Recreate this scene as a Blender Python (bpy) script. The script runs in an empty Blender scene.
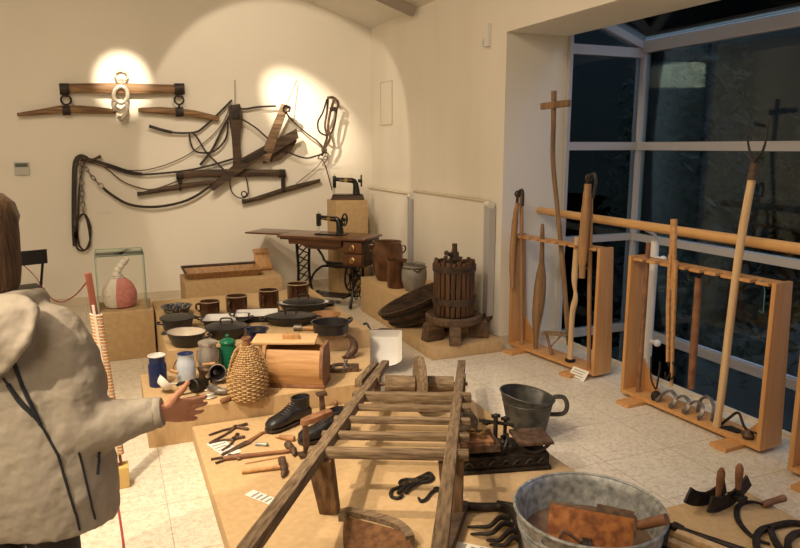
import bpy, bmesh, math, random
from mathutils import Vector, Matrix
random.seed(7)
V = Vector
PI = math.pi
C = bpy.context.scene.collection

# ------------------------------------------------------------------ camera
FOC, PITCH, YAW, EYE = 690.0, math.radians(10.5), math.radians(22.8), 1.7
cam_data = bpy.data.cameras.new('camera')
cam_data.sensor_width = 36.0
cam_data.lens = FOC * 36.0 / 800.0
cam_data.clip_start = 0.05
cam = bpy.data.objects.new('camera', cam_data)
cam.location = (0, 0, EYE)
cam.rotation_euler = (PI / 2 - PITCH, 0, -YAW)
C.objects.link(cam)
bpy.context.scene.camera = cam

# ------------------------------------------------------------------ world, lights, exposure
sc = bpy.context.scene
sc.view_settings.view_transform = 'Standard'
sc.view_settings.look = 'None'
sc.view_settings.gamma = 1.0
sc.view_settings.use_curve_mapping = False
sc.view_settings.exposure = 1.0
w = bpy.data.worlds.new('dusk')
sc.world = w
w.use_nodes = True
wn = w.node_tree
bg = wn.nodes['Background']
_tc = wn.nodes.new('ShaderNodeTexCoord'); _sx = wn.nodes.new('ShaderNodeSeparateXYZ'); _rp = wn.nodes.new('ShaderNodeValToRGB')
wn.links.new(_tc.outputs['Generated'], _sx.inputs['Vector']); wn.links.new(_sx.outputs['Z'], _rp.inputs['Fac'])
_e = _rp.color_ramp.elements
_e[0].position = 0.0; _e[0].color = (0.006, 0.009, 0.011, 1); _e[1].position = 1.0; _e[1].color = (0.50, 0.72, 1.0, 1)
_m = _e.new(0.32); _m.color = (0.012, 0.018, 0.030, 1)
_dt = wn.nodes.new('ShaderNodeVectorMath'); _dt.operation = 'DOT_PRODUCT'; _dt.inputs[1].default_value = (0.52, -0.60, 0.61)
_r2 = wn.nodes.new('ShaderNodeValToRGB'); _mx = wn.nodes.new('ShaderNodeMixRGB'); _mx.blend_type = 'ADD'; _mx.inputs['Fac'].default_value = 1
wn.links.new(_tc.outputs['Generated'], _dt.inputs[0]); wn.links.new(_dt.outputs['Value'], _r2.inputs['Fac'])
_r2.color_ramp.elements[0].position = 0.62; _r2.color_ramp.elements[0].color = (0, 0, 0, 1)      # dusk sky glow, added out of view to light the bluish window reveal
_r2.color_ramp.elements[1].position = 0.95; _r2.color_ramp.elements[1].color = (1.0, 0.98, 1.0, 1)
wn.links.new(_rp.outputs['Color'], _mx.inputs['Color1']); _ml = wn.nodes.new('ShaderNodeVectorMath'); _ml.operation = 'MULTIPLY'; _ml.inputs[1].default_value = (1.45, 1.5, 2.4)
wn.links.new(_r2.outputs['Color'], _ml.inputs[0]); wn.links.new(_ml.outputs['Vector'], _mx.inputs['Color2'])
wn.links.new(_mx.outputs['Color'], bg.inputs['Color'])
bg.inputs['Strength'].default_value = 0.6

WARM = (1.0, 0.83, 0.62)
def area(name, loc, target, size, power, col=WARM, size_y=None):
    L = bpy.data.lights.new(name, 'AREA'); L.energy = power; L.color = col
    L.size = size
    if size_y: L.shape = 'RECTANGLE'; L.size_y = size_y
    o = bpy.data.objects.new(name, L); C.objects.link(o)
    o.location = loc
    o.rotation_euler = (V(target) - V(loc)).to_track_quat('-Z', 'Y').to_euler()
    return o
def spot(name, loc, target, ang, power, blend=0.4, col=WARM, rad=0.04):
    L = bpy.data.lights.new(name, 'SPOT'); L.energy = power; L.color = col
    L.spot_size = math.radians(ang); L.spot_blend = blend; L.shadow_soft_size = rad
    o = bpy.data.objects.new(name, L); C.objects.link(o)
    o.location = loc
    o.rotation_euler = (V(target) - V(loc)).to_track_quat('-Z', 'Y').to_euler()
    return o
area('ceiling_area_light', (-1.1, 3.4, 4.0), (-0.7, 3.8, 0), 2.4, 78)
area('rear_area_light', (-1.6, -0.6, 3.5), (0.2, 3.0, 0.5), 1.6, 28)
spot('swingletree_spot', (0.26, 5.6, 3.8), (0.22, 8.1, 2.36), 13.5, 480, 0.75)
spot('harness_spot', (0.55, 6.6, 3.7), (2.19, 8.1, 2.08), 20, 520, 1.0, rad=0.03)
spot('harness_flood', (1.0, 5.7, 3.5), (1.95, 8.1, 1.75), 62, 48, 0.12, rad=0.03)
spot('platform_spot', (-0.9, 2.6, 3.9), (0.65, 3.6, 0.1), 46, 285, 0.8)
spot('barrow_spot', (-1.9, 1.2, 3.3), (1.0, 3.0, 0.1), 38, 210, 0.8, rad=0.05)
spot('rack_spot', (0.2, 1.6, 3.6), (3.2, 3.6, 0.6), 40, 80, 0.9)
spot('corner_spot', (0.2, 4.6, 3.9), (1.9, 7.2, 0.4), 60, 95, 0.9)

# ------------------------------------------------------------------ pixel -> world rays (photo frame 800x548)
_d = (math.sin(YAW), math.cos(YAW)); _r = (math.cos(YAW), -math.sin(YAW))
def ray(u, v):
    x = (u - 400) / FOC; y = (274 - v) / FOC
    F = math.cos(PITCH) + y * math.sin(PITCH); Z = -math.sin(PITCH) + y * math.cos(PITCH)
    return V((F * _d[0] + x * _r[0], F * _d[1] + x * _r[1], Z))
def fl(u, v, z=0.0):
    R = ray(u, v); t = (z - EYE) / R.z; return V((R.x * t, R.y * t, z))
def wy(u, v, Y):
    R = ray(u, v); t = Y / R.y; return V((R.x * t, Y, EYE + R.z * t))
def wx(u, v, X):
    R = ray(u, v); t = X / R.x; return V((X, R.y * t, EYE + R.z * t))
def above(P, u, v):                       # point at (u,v) at the same depth as P
    R = ray(u, v); t = (P[0] * _d[0] + P[1] * _d[1]) / (R.x * _d[0] + R.y * _d[1])
    return V((R.x * t, R.y * t, EYE + R.z * t))
BACK = 8.1
def W(u, v, off=0.03): return wy(u, v, BACK - off)

# ------------------------------------------------------------------ materials
MATS = {}
def mat(name, c1, c2=None, rough=0.6, metal=0.0, scale=8.0, stretch=(1, 1, 1), lo=0.35, hi=0.65, bump=0.0, bscale=None, bdist=0.01, detail=4.0, spec=0.4, coat=0.0):
    m = bpy.data.materials.new(name); m.use_nodes = True
    nt = m.node_tree; b = nt.nodes['Principled BSDF']
    b.inputs['Roughness'].default_value = rough; b.inputs['Metallic'].default_value = metal
    b.inputs['Specular IOR Level'].default_value = spec
    b.inputs['Coat Weight'].default_value = coat
    b.inputs['Base Color'].default_value = (*c1, 1)
    tc = nt.nodes.new('ShaderNodeTexCoord'); mp = nt.nodes.new('ShaderNodeMapping')
    mp.inputs['Scale'].default_value = stretch
    nt.links.new(tc.outputs['Object'], mp.inputs['Vector'])
    nz = nt.nodes.new('ShaderNodeTexNoise'); nz.inputs['Scale'].default_value = scale; nz.inputs['Detail'].default_value = detail
    nt.links.new(mp.outputs['Vector'], nz.inputs['Vector'])
    if c2:
        r = nt.nodes.new('ShaderNodeValToRGB')
        r.color_ramp.elements[0].position = lo; r.color_ramp.elements[0].color = (*c1, 1)
        r.color_ramp.elements[1].position = hi; r.color_ramp.elements[1].color = (*c2, 1)
        nt.links.new(nz.outputs['Fac'], r.inputs['Fac']); nt.links.new(r.outputs['Color'], b.inputs['Base Color'])
    if bump:
        n2 = nz
        if bscale:
            n2 = nt.nodes.new('ShaderNodeTexNoise'); n2.inputs['Scale'].default_value = bscale
            nt.links.new(mp.outputs['Vector'], n2.inputs['Vector'])
        bp = nt.nodes.new('ShaderNodeBump'); bp.inputs['Strength'].default_value = bump; bp.inputs['Distance'].default_value = bdist
        nt.links.new(n2.outputs['Fac'], bp.inputs['Height']); nt.links.new(bp.outputs['Normal'], b.inputs['Normal'])
    MATS[name] = m
    return m
def wood(name, c1, c2, axis='x', rough=0.6, scale=6.0, bump=0.25, **k):
    st = {'x': (0.5, 6, 6), 'y': (6, 0.5, 6), 'z': (6, 6, 0.5), 'n': (2, 2, 2)}[axis]
    return mat(name, c1, c2, rough=rough, scale=scale, stretch=st, bump=bump, **k)

mat('wall_paint', (0.80, 0.745, 0.64), (0.84, 0.785, 0.68), rough=0.85, scale=0.9, bump=0.05, bscale=60)
mat('wall_streaked', (0.79, 0.73, 0.62), (0.83, 0.775, 0.67), rough=0.8, scale=1.3, stretch=(1, 2, 0.4), bump=0.05)
mat('ceiling_paint', (0.80, 0.76, 0.68), rough=0.9)
mat('skirting', (0.62, 0.53, 0.40), (0.68, 0.58, 0.44), rough=0.6, scale=4)
mat('white_metal', (0.72, 0.71, 0.70), rough=0.4)
mat('frame_paint', (0.47, 0.45, 0.45), rough=0.45)
mat('board', (0.50, 0.335, 0.165), (0.56, 0.385, 0.20), rough=0.85, scale=30, stretch=(1, 1, 0.35), bump=0.15, bscale=160)
mat('cardboard', (0.44, 0.295, 0.145), (0.50, 0.34, 0.175), rough=0.85, scale=22, bump=0.1, bscale=120)
wood('beech', (0.50, 0.245, 0.085), (0.58, 0.305, 0.115), 'z', rough=0.45, bump=0.05)
wood('beech_y', (0.60, 0.30, 0.10), (0.68, 0.37, 0.14), 'y', rough=0.45, bump=0.05)
wood('rail_wood', (0.55, 0.30, 0.11), (0.64, 0.37, 0.15), 'y', rough=0.35, bump=0.03)
wood('old_wood', (0.115, 0.07, 0.038), (0.30, 0.20, 0.115), 'x', rough=0.75)
wood('old_wood_z', (0.10, 0.055, 0.028), (0.25, 0.145, 0.07), 'z', rough=0.75)
wood('grey_wood', (0.085, 0.052, 0.028), (0.29, 0.20, 0.112), 'x', rough=0.8, scale=13, bump=0.5, lo=0.3, hi=0.72)
wood('grey_wood_y', (0.085, 0.052, 0.028), (0.29, 0.20, 0.112), 'y', rough=0.8, scale=13, bump=0.5, lo=0.3, hi=0.72)
wood('shovel_wood', (0.10, 0.042, 0.016), (0.19, 0.088, 0.035), 'n', rough=0.5, scale=16)
mat('tie_paint', (0.36, 0.31, 0.25), rough=0.7)
wood('bar_wood', (0.13, 0.07, 0.03), (0.33, 0.19, 0.085), 'x', rough=0.6)
wood('dark_wood', (0.035, 0.022, 0.014), (0.10, 0.06, 0.035), 'x', rough=0.7)
wood('press_wood', (0.05, 0.026, 0.013), (0.15, 0.075, 0.034), 'z', rough=0.65)
wood('press_base', (0.075, 0.045, 0.026), (0.17, 0.10, 0.055), 'x', rough=0.75)
wood('mahogany', (0.075, 0.026, 0.011), (0.15, 0.055, 0.022), 'x', rough=0.3, coat=0.3, bump=0.04)
wood('honey_wood', (0.40, 0.20, 0.07), (0.56, 0.31, 0.13), 'x', rough=0.5)
wood('tan_wood', (0.42, 0.22, 0.085), (0.56, 0.31, 0.13), 'z', rough=0.55)
wood('flail_wood', (0.28, 0.15, 0.06), (0.41, 0.23, 0.10), 'z', rough=0.55)
wood('staff_wood', (0.17, 0.095, 0.042), (0.29, 0.17, 0.08), 'z', rough=0.6)
wood('pale_wood', (0.55, 0.36, 0.18), (0.68, 0.48, 0.27), 'z', rough=0.6)
wood('lid_wood', (0.60, 0.37, 0.17), (0.72, 0.48, 0.25), 'x', rough=0.55)
wood('red_wood', (0.20, 0.055, 0.03), (0.30, 0.09, 0.05), 'z', rough=0.5)
wood('tool_wood', (0.16, 0.07, 0.032), (0.30, 0.14, 0.065), 'n', rough=0.55)
mat('iron', (0.018, 0.015, 0.013), (0.05, 0.038, 0.03), rough=0.55, metal=0.5, scale=25, bump=0.2)
mat('brown_iron', (0.07, 0.042, 0.028), (0.16, 0.095, 0.06), rough=0.6, metal=0.4, scale=30, bump=0.2)
mat('grey_iron', (0.15, 0.13, 0.11), (0.30, 0.26, 0.22), rough=0.5, metal=0.6, scale=25, bump=0.2)
mat('bright_iron', (0.42, 0.37, 0.31), (0.62, 0.55, 0.46), rough=0.45, metal=0.5, scale=18)
mat('black_gloss', (0.010, 0.009, 0.009), rough=0.22)
mat('black_enamel', (0.014, 0.013, 0.014), (0.03, 0.027, 0.027), rough=0.38, scale=12)
mat('white_enamel', (0.74, 0.71, 0.66), (0.82, 0.79, 0.73), rough=0.3, scale=5)
mat('cream_enamel', (0.55, 0.47, 0.36), (0.66, 0.58, 0.46), rough=0.35, scale=6)
mat('blue_enamel', (0.010, 0.018, 0.075), (0.016, 0.028, 0.11), rough=0.25, scale=9)
mat('pale_blue_enamel', (0.50, 0.55, 0.62), (0.62, 0.66, 0.72), rough=0.3, scale=12)
mat('green_enamel', (0.008, 0.115, 0.055), (0.012, 0.15, 0.07), rough=0.22, scale=8)
mat('aluminium', (0.50, 0.48, 0.45), (0.66, 0.63, 0.58), rough=0.35, metal=0.85, scale=9)
mat('zinc', (0.19, 0.20, 0.195), (0.50, 0.50, 0.475), rough=0.5, metal=0.45, scale=32, bump=0.12, lo=0.3, hi=0.72)
mat('zinc_dark', (0.05, 0.048, 0.042), (0.11, 0.105, 0.092), rough=0.5, metal=0.5, scale=16, bump=0.1)
mat('tub_floor', (0.12, 0.075, 0.05), (0.22, 0.14, 0.09), rough=0.6, metal=0.3, scale=9, bump=0.1)
mat('rust', (0.17, 0.052, 0.014), (0.40, 0.15, 0.038), rough=0.75, metal=0.1, scale=26, bump=0.25)
mat('speckled', (0.03, 0.028, 0.028), (0.32, 0.31, 0.30), rough=0.4, scale=60, lo=0.52, hi=0.62)
mat('stoneware', (0.045, 0.018, 0.009), (0.10, 0.042, 0.02), rough=0.2, scale=9, coat=0.4)
mat('stone_rim', (0.36, 0.25, 0.15), rough=0.35)
mat('copper_glaze', (0.085, 0.036, 0.017), (0.17, 0.078, 0.037), rough=0.22, metal=0.3, scale=8, coat=0.3)
mat('grey_pot', (0.20, 0.175, 0.145), (0.30, 0.265, 0.215), rough=0.7, scale=10)
mat('clay', (0.28, 0.135, 0.05), (0.40, 0.20, 0.08), rough=0.6, scale=10)
mat('leather', (0.018, 0.013, 0.010), (0.045, 0.031, 0.022), rough=0.5, scale=20, bump=0.15)
mat('brown_leather', (0.06, 0.035, 0.02), (0.12, 0.07, 0.04), rough=0.6, scale=20, bump=0.15)
mat('boot_leather', (0.012, 0.011, 0.012), (0.03, 0.027, 0.027), rough=0.4, scale=18, bump=0.2)
mat('wicker', (0.31, 0.175, 0.066), (0.49, 0.31, 0.135), rough=0.6, scale=40, bump=0.2)
mat('paper', (0.78, 0.74, 0.66), rough=0.8)
mat('print_ink', (0.25, 0.23, 0.21), rough=0.8)
mat('brass', (0.30, 0.19, 0.065), (0.42, 0.28, 0.10), rough=0.35, metal=0.8, scale=10)
mat('pink_cloth', (0.55, 0.19, 0.155), (0.66, 0.26, 0.21), rough=0.9, scale=40, bump=0.3)
mat('white_cloth', (0.72, 0.64, 0.55), (0.66, 0.45, 0.38), rough=0.9, scale=30, lo=0.5, hi=0.7, bump=0.3)
mat('yarn_orange', (0.62, 0.25, 0.05), (0.70, 0.33, 0.09), rough=0.9, scale=30)
mat('yarn_white', (0.74, 0.66, 0.52), rough=0.9)
mat('rope_red', (0.25, 0.03, 0.035), (0.34, 0.05, 0.05), rough=0.8, scale=60)
mat('yellow_wood', (0.62, 0.42, 0.13), (0.70, 0.49, 0.18), rough=0.6, scale=8)
mat('black_plastic', (0.012, 0.012, 0.013), rough=0.45)
mat('grey_plastic', (0.52, 0.50, 0.45), rough=0.5)
mat('lcd', (0.10, 0.12, 0.09), rough=0.25)
mat('green_glass_edge', (0.25, 0.36, 0.29), rough=0.15)
mat('skin', (0.50, 0.215, 0.12), (0.56, 0.26, 0.15), rough=0.55, scale=12)
mat('hair', (0.045, 0.024, 0.012), (0.16, 0.085, 0.042), rough=0.45, scale=22, stretch=(6, 6, 0.35), bump=0.5)
mat('jacket', (0.325, 0.278, 0.216), (0.375, 0.322, 0.252), rough=0.7, scale=4, bump=0.7, bscale=15, bdist=0.02, detail=3)
mat('piping', (0.018, 0.02, 0.024), rough=0.6)
mat('trousers', (0.035, 0.028, 0.028), rough=0.8)
mat('teal_string', (0.05, 0.20, 0.24), rough=0.7)
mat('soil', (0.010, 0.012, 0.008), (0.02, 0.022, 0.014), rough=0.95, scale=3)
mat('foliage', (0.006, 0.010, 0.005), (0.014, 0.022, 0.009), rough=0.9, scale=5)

def floor_material():
    m = bpy.data.materials.new('veined_tile'); m.use_nodes = True; MATS['tile'] = m
    nt = m.node_tree; b = nt.nodes['Principled BSDF']; N = nt.nodes.new; L = nt.links.new
    b.inputs['Roughness'].default_value = 0.38
    tc = N('ShaderNodeTexCoord'); mp = N('ShaderNodeMapping'); mp.inputs['Location'].default_value = (-0.155 + 4.5, -3.72 + 9.0, 0)
    L(tc.outputs['Object'], mp.inputs['Vector'])
    br = N('ShaderNodeTexBrick'); br.offset = 0; br.squash = 1
    br.inputs['Scale'].default_value = 1; br.inputs['Brick Width'].default_value = 0.45; br.inputs['Row Height'].default_value = 0.45
    br.inputs['Mortar Size'].default_value = 0.0022; br.inputs['Mortar Smooth'].default_value = 0.3
    br.inputs['Color1'].default_value = (0.70, 0.63, 0.51, 1); br.inputs['Color2'].default_value = (0.74, 0.67, 0.55, 1)
    br.inputs['Mortar'].default_value = (0.40, 0.34, 0.26, 1)
    L(mp.outputs['Vector'], br.inputs['Vector'])
    n1 = N('ShaderNodeTexNoise'); n1.inputs['Scale'].default_value = 15; n1.inputs['Detail'].default_value = 8; n1.inputs['Distortion'].default_value = 1.6
    L(tc.outputs['Object'], n1.inputs['Vector'])
    r = N('ShaderNodeValToRGB'); e = r.color_ramp.elements
    e[0].position = 0.42; e[0].color = (1, 1, 1, 1); e[1].position = 0.5; e[1].color = (0.80, 0.75, 0.68, 1)
    x = e.new(0.57); x.color = (1, 1, 1, 1)
    L(n1.outputs['Fac'], r.inputs['Fac'])
    n2 = N('ShaderNodeTexNoise'); n2.inputs['Scale'].default_value = 38; n2.inputs['Detail'].default_value = 6
    L(tc.outputs['Object'], n2.inputs['Vector'])
    r2 = N('ShaderNodeValToRGB'); e = r2.color_ramp.elements
    e[0].position = 0.32; e[0].color = (0.74, 0.69, 0.61, 1); e[1].position = 0.5; e[1].color = (1, 1, 1, 1)
    L(n2.outputs['Fac'], r2.inputs['Fac'])
    mx = N('ShaderNodeMixRGB'); mx.blend_type = 'MULTIPLY'; mx.inputs['Fac'].default_value = 0.75
    L(br.outputs['Color'], mx.inputs['Color1']); L(r.outputs['Color'], mx.inputs['Color2'])
    m2 = N('ShaderNodeMixRGB'); m2.blend_type = 'MULTIPLY'; m2.inputs['Fac'].default_value = 0.7
    L(mx.outputs['Color'], m2.inputs['Color1']); L(r2.outputs['Color'], m2.inputs['Color2'])
    L(m2.outputs['Color'], b.inputs['Base Color'])
floor_material()

def pane_material(name, tint, ior=1.5, base=0.04):
    m = bpy.data.materials.new(name); m.use_nodes = True; MATS[name] = m
    nt = m.node_tree; N = nt.nodes.new; L = nt.links.new
    nt.nodes.remove(nt.nodes['Principled BSDF'])
    out = nt.nodes['Material Output']
    t = N('ShaderNodeBsdfTransparent'); t.inputs['Color'].default_value = (*tint, 1)
    g = N('ShaderNodeBsdfGlossy'); g.inputs['Roughness'].default_value = 0.02; g.inputs['Color'].default_value = (0.9, 0.95, 0.93, 1)
    fr = N('ShaderNodeFresnel'); fr.inputs['IOR'].default_value = ior
    mx = N('ShaderNodeMixShader')
    L(fr.outputs['Fac'], mx.inputs['Fac']); L(t.outputs['BSDF'], mx.inputs[1]); L(g.outputs['BSDF'], mx.inputs[2])
    L(mx.outputs['Shader'], out.inputs['Surface'])
pane_material('window_glass', (0.72, 0.78, 0.77), ior=1.36)
pane_material('case_glass', (0.985, 0.995, 0.99), ior=1.12)

# ------------------------------------------------------------------ mesh helpers
def crv(pts, n=8, closed=False):
    """Catmull-Rom through pts."""
    P = [V(p) for p in pts]; out = []; k = len(P)
    rng = range(k if closed else k - 1)
    for i in rng:
        if closed: p0, p1, p2, p3 = P[i - 1], P[i], P[(i + 1) % k], P[(i + 2) % k]
        else: p0, p1, p2, p3 = P[max(i - 1, 0)], P[i], P[i + 1], P[min(i + 2, k - 1)]
        for j in range(n):
            t = j / n
            out.append(0.5 * ((2 * p1) + (p2 - p0) * t + (2 * p0 - 5 * p1 + 4 * p2 - p3) * t * t + (3 * p1 - p0 - 3 * p2 + p3) * t ** 3))
    if not closed: out.append(P[-1].copy())
    return out
def lerp(a, b, t): return a + (b - a) * t
def frame(loc=(0, 0, 0), rz=0, rx=0, ry=0, s=(1, 1, 1)):
    return Matrix.Translation(V(loc)) @ Matrix.Rotation(rz, 4, 'Z') @ Matrix.Rotation(ry, 4, 'Y') @ Matrix.Rotation(rx, 4, 'X') @ Matrix.Diagonal((*s, 1))
def axisframe(loc, z, x=None):
    z = V(z).normalized(); x = V(x) if x else (V((0, 0, 1)) if abs(z.z) < 0.9 else V((1, 0, 0)))
    x = (x - z * x.dot(z)).normalized(); y = z.cross(x)
    M = Matrix((x, y, z)).transposed().to_4x4(); M.translation = V(loc); return M

class MB:
    def __init__(s, T=None):
        s.bm = bmesh.new(); s.T = T or Matrix.Identity(4)
    def v(s, p): return s.bm.verts.new(s.T @ V(p))
    def face(s, vs):
        try: return s.bm.faces.new(vs)
        except ValueError: return None
    def hexa(s, p, bev=0):
        vs = [s.v(q) for q in p]
        fs = [s.face([vs[i] for i in f]) for f in ((3, 2, 1, 0), (4, 5, 6, 7), (0, 1, 5, 4), (1, 2, 6, 5), (2, 3, 7, 6), (3, 0, 4, 7))]
        if bev:
            es = list({e for f in fs if f for e in f.edges})
            bmesh.ops.bevel(s.bm, geom=es, offset=bev, segments=2, affect='EDGES', profile=0.6)
        return s
    def box(s, c, d, M=None, bev=0):
        M = M or Matrix.Identity(4); x, y, z = d[0] / 2, d[1] / 2, d[2] / 2; c = V(c)
        return s.hexa([M @ (c + V(q)) for q in ((-x, -y, -z), (x, -y, -z), (x, y, -z), (-x, y, -z), (-x, -y, z), (x, -y, z), (x, y, z), (-x, y, z))], bev)
    def bx(s, x0, x1, y0, y1, z0, z1, bev=0):
        return s.box(((x0 + x1) / 2, (y0 + y1) / 2, (z0 + z1) / 2), (x1 - x0, y1 - y0, z1 - z0), None, bev)
    def beam(s, a, b, w, h, up=(0, 0, 1), w2=None, h2=None, bev=0):
        a, b = V(a), V(b); t = (b - a).normalized(); up = V(up)
        n = (up - t * up.dot(t)).normalized(); d = t.cross(n)
        w2 = w if w2 is None else w2; h2 = h if h2 is None else h2
        A = [a + d * (i * w / 2) + n * (j * h / 2) for i, j in ((-1, -1), (1, -1), (1, 1), (-1, 1))]
        B = [b + d * (i * w2 / 2) + n * (j * h2 / 2) for i, j in ((-1, -1), (1, -1), (1, 1), (-1, 1))]
        return s.hexa(A + B, bev)
    def tube(s, pts, r, n=8, closed=False, flat=None, up=None, cap=True):
        P = [V(p) for p in pts]; k = len(P); rings = []
        T = []
        for i in range(k):
            if closed: t = P[(i + 1) % k] - P[i - 1]
            else: t = P[min(i + 1, k - 1)] - P[max(i - 1, 0)]
            T.append(t.normalized() if t.length > 1e-9 else V((0, 0, 1)))
        ref = V(up) if up is not None else (V((0, 0, 1)) if abs(T[0].z) < 0.9 else V((1, 0, 0)))
        nrm = (ref - T[0] * ref.dot(T[0])).normalized()
        for i in range(k):
            if up is not None:
                q = V(up) - T[i] * V(up).dot(T[i])
                if q.length > 0.05: nrm = q.normalized()
            else:
                nrm = nrm - T[i] * nrm.dot(T[i]); nrm = nrm.normalized() if nrm.length > 1e-6 else T[i].orthogonal().normalized()
            d = T[i].cross(nrm)
            if flat:
                wv = flat[0][i] if isinstance(flat[0], (list, tuple)) else flat[0]
                h = flat[1] / 2; wv /= 2
                ring = [P[i] + d * wv * a + nrm * h * b for a, b in ((-1, -1), (1, -1), (1, 1), (-1, 1))]
            else:
                rr = r[i] if isinstance(r, (list, tuple)) else r
                ring = [P[i] + (d * math.cos(2 * PI * j / n) + nrm * math.sin(2 * PI * j / n)) * rr for j in range(n)]
            rings.append([s.v(q) for q in ring])
        m = len(rings[0])
        for i in range(k if closed else k - 1):
            A, B = rings[i], rings[(i + 1) % k]
            for j in range(m): s.face([A[j], A[(j + 1) % m], B[(j + 1) % m], B[j]])
        if cap and not closed: s.face(rings[0][::-1]); s.face(rings[-1])
        return s
    def ring(s, c, R, r, normal=(0, 0, 1), n=28, m=7, sx=1.0, sy=1.0, x=None):
        M = axisframe(c, normal, x)
        return s.tube([M @ V((R * sx * math.cos(2 * PI * i / n), R * sy * math.sin(2 * PI * i / n), 0)) for i in range(n)], r, m, closed=True)
    def lathe(s, prof, n=28, M=None):
        M = M or Matrix.Identity(4); rings = []
        for r, z in prof:
            if r < 1e-5: rings.append([s.v(M @ V((0, 0, z)))])
            else: rings.append([s.v(M @ V((r * math.cos(2 * PI * j / n), r * math.sin(2 * PI * j / n), z))) for j in range(n)])
        for A, B in zip(rings, rings[1:]):
            for j in range(n):
                q = []
                for x in (A[j % len(A)], A[(j + 1) % len(A)], B[(j + 1) % len(B)], B[j % len(B)]):
                    if x not in q: q.append(x)
                if len(q) > 2: s.face(q)
        return s
    def cyl(s, a, b, r, r2=None, n=16):
        return s.tube([a, b], [r, r if r2 is None else r2], n)
    def sph(s, c, r, d=(1, 1, 1), M=None, n=16):
        prof = [(r * math.sin(PI * i / 10), -r * math.cos(PI * i / 10)) for i in range(11)]
        prof[0] = (0, -r); prof[-1] = (0, r)
        return s.lathe(prof, n, (M or Matrix.Identity(4)) @ Matrix.Translation(V(c)) @ Matrix.Diagonal((*d, 1)))
    def poly(s, pts, vec):
        a = [s.v(p) for p in pts]; b = [s.v(V(p) + V(vec)) for p in pts]; k = len(a)
        s.face(a[::-1]); s.face(b)
        for i in range(k): s.face([a[i], a[(i + 1) % k], b[(i + 1) % k], b[i]])
        return s
    def loft(s, rings, cap=True):
        R = [[s.v(p) for p in q] for q in rings]; m = len(R[0])
        for A, B in zip(R, R[1:]):
            for j in range(m): s.face([A[j], A[(j + 1) % m], B[(j + 1) % m], B[j]])
        if cap: s.face(R[0][::-1]); s.face(R[-1])
        return s
    def build(s, name, m, parent=None, label=None, angle=38):
        bm = s.bm
        bmesh.ops.recalc_face_normals(bm, faces=bm.faces[:])
        if parent is not None:
            top = parent
            while top.parent: top = top.parent
            bmesh.ops.transform(bm, matrix=(Matrix.Translation(top.location) @ Matrix.Rotation(top.rotation_euler.z, 4, 'Z')).inverted(), verts=bm.verts[:])
        me = bpy.data.meshes.new(name); bm.to_mesh(me); bm.free()
        me.materials.append(MATS[m] if isinstance(m, str) else m)
        for p in me.polygons: p.use_smooth = True
        me.set_sharp_from_angle(angle=math.radians(angle))
        o = bpy.data.objects.new(name, me); C.objects.link(o)
        if parent is not None: o.parent = parent
        if label: o['label'] = label
        return o
def tag(o, label, cat, group=None, kind=None):
    o['label'] = label; o['category'] = cat
    if group: o['group'] = group
    if kind: o['kind'] = kind
    return o
def thing(name, label, cat, loc=(0, 0, 0), rz=0, group=None):
    o = bpy.data.objects.new(name, None); C.objects.link(o)
    o.location = V(loc); o.rotation_euler = (0, 0, rz); o.empty_display_size = 0.05
    return tag(o, label, cat, group)
def solo(name, mb, m, label, cat, group=None):
    vs = [v.co for v in mb.bm.verts]
    lo = V((min(v[i] for v in vs) for i in range(3))); hi = V((max(v[i] for v in vs) for i in range(3)))
    base = V(((lo.x + hi.x) / 2, (lo.y + hi.y) / 2, lo.z))
    bmesh.ops.translate(mb.bm, vec=-base, verts=mb.bm.verts[:])
    o = mb.build(name, m); o.location = base
    return tag(o, label, cat, group)
def struct(name, mb, m, parent=None, label=None):
    o = mb.build(name, m, parent)
    if parent is None: o['kind'] = 'structure'
    if label: o['label'] = label
    return o
def dup(root, loc, rz=0, label=None):
    r = root.copy(); C.objects.link(r); r.location = V(loc); r.rotation_euler = (0, 0, rz)
    if label: r['label'] = label
    for ch in list(root.children):
        c = ch.copy(); C.objects.link(c); c.parent = r
        for g in ch.children:
            d = g.copy(); C.objects.link(d); d.parent = c
    return r
def T_(o): return Matrix.Translation(o.location) @ Matrix.Rotation(o.rotation_euler.z, 4, 'Z')

# ------------------------------------------------------------------ the room
RW, PIER, GX = 3.03, 3.62, 4.43           # right wall, depth of its reveal, glass front of the bay
LW, FY, EAVE, SL = -4.2, -3.2, 3.08, 0.333
struct('floor', MB().bx(LW, PIER, FY, BACK, -0.3, 0), 'tile')
struct('wall_back', MB().bx(LW, RW + 0.3, BACK, BACK + 0.2, 0, 5.6), 'wall_paint')
struct('wall_left', MB().bx(LW - 0.2, LW, FY, BACK, 0, 5.6), 'wall_paint')
struct('wall_front', MB().bx(LW, GX + 0.2, FY - 0.2, FY, -1.3, 5.6), 'wall_paint')
struct('wall_right', MB().bx(RW, PIER, 5.0, BACK, 0, 3.3), 'wall_streaked')
b = MB()
RX = -0.6                                  # ridge
b.poly([(RW + 0.8, FY, EAVE - 0.8 * SL + 0.25), (RW, FY, EAVE), (RX, FY, EAVE + SL * (RW - RX)), (LW, FY, EAVE + 0.25), (LW, FY, EAVE + 0.45), (RX, FY, EAVE + SL * (RW - RX) + 0.2), (RW + 0.8, FY, EAVE + 0.3)], (0, BACK - FY, 0))
struct('ceiling', b, 'ceiling_paint')
struct('trim_beam', MB().bx(RW, PIER, FY, 5.0, 2.60, 3.3), 'wall_paint')
b = MB(); b.bx(LW, RW - 0.012, BACK - 0.014, BACK, 0, 0.085)
struct('baseboard_back', b, 'skirting')
b = MB(); b.bx(RW - 0.014, RW, 5.0, BACK - 0.014, 0, 0.085)
struct('baseboard_right', b, 'skirting')
b = MB(); b.bx(RW - 0.014, PIER, 4.986, 5.0, 0, 0.085)
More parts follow.
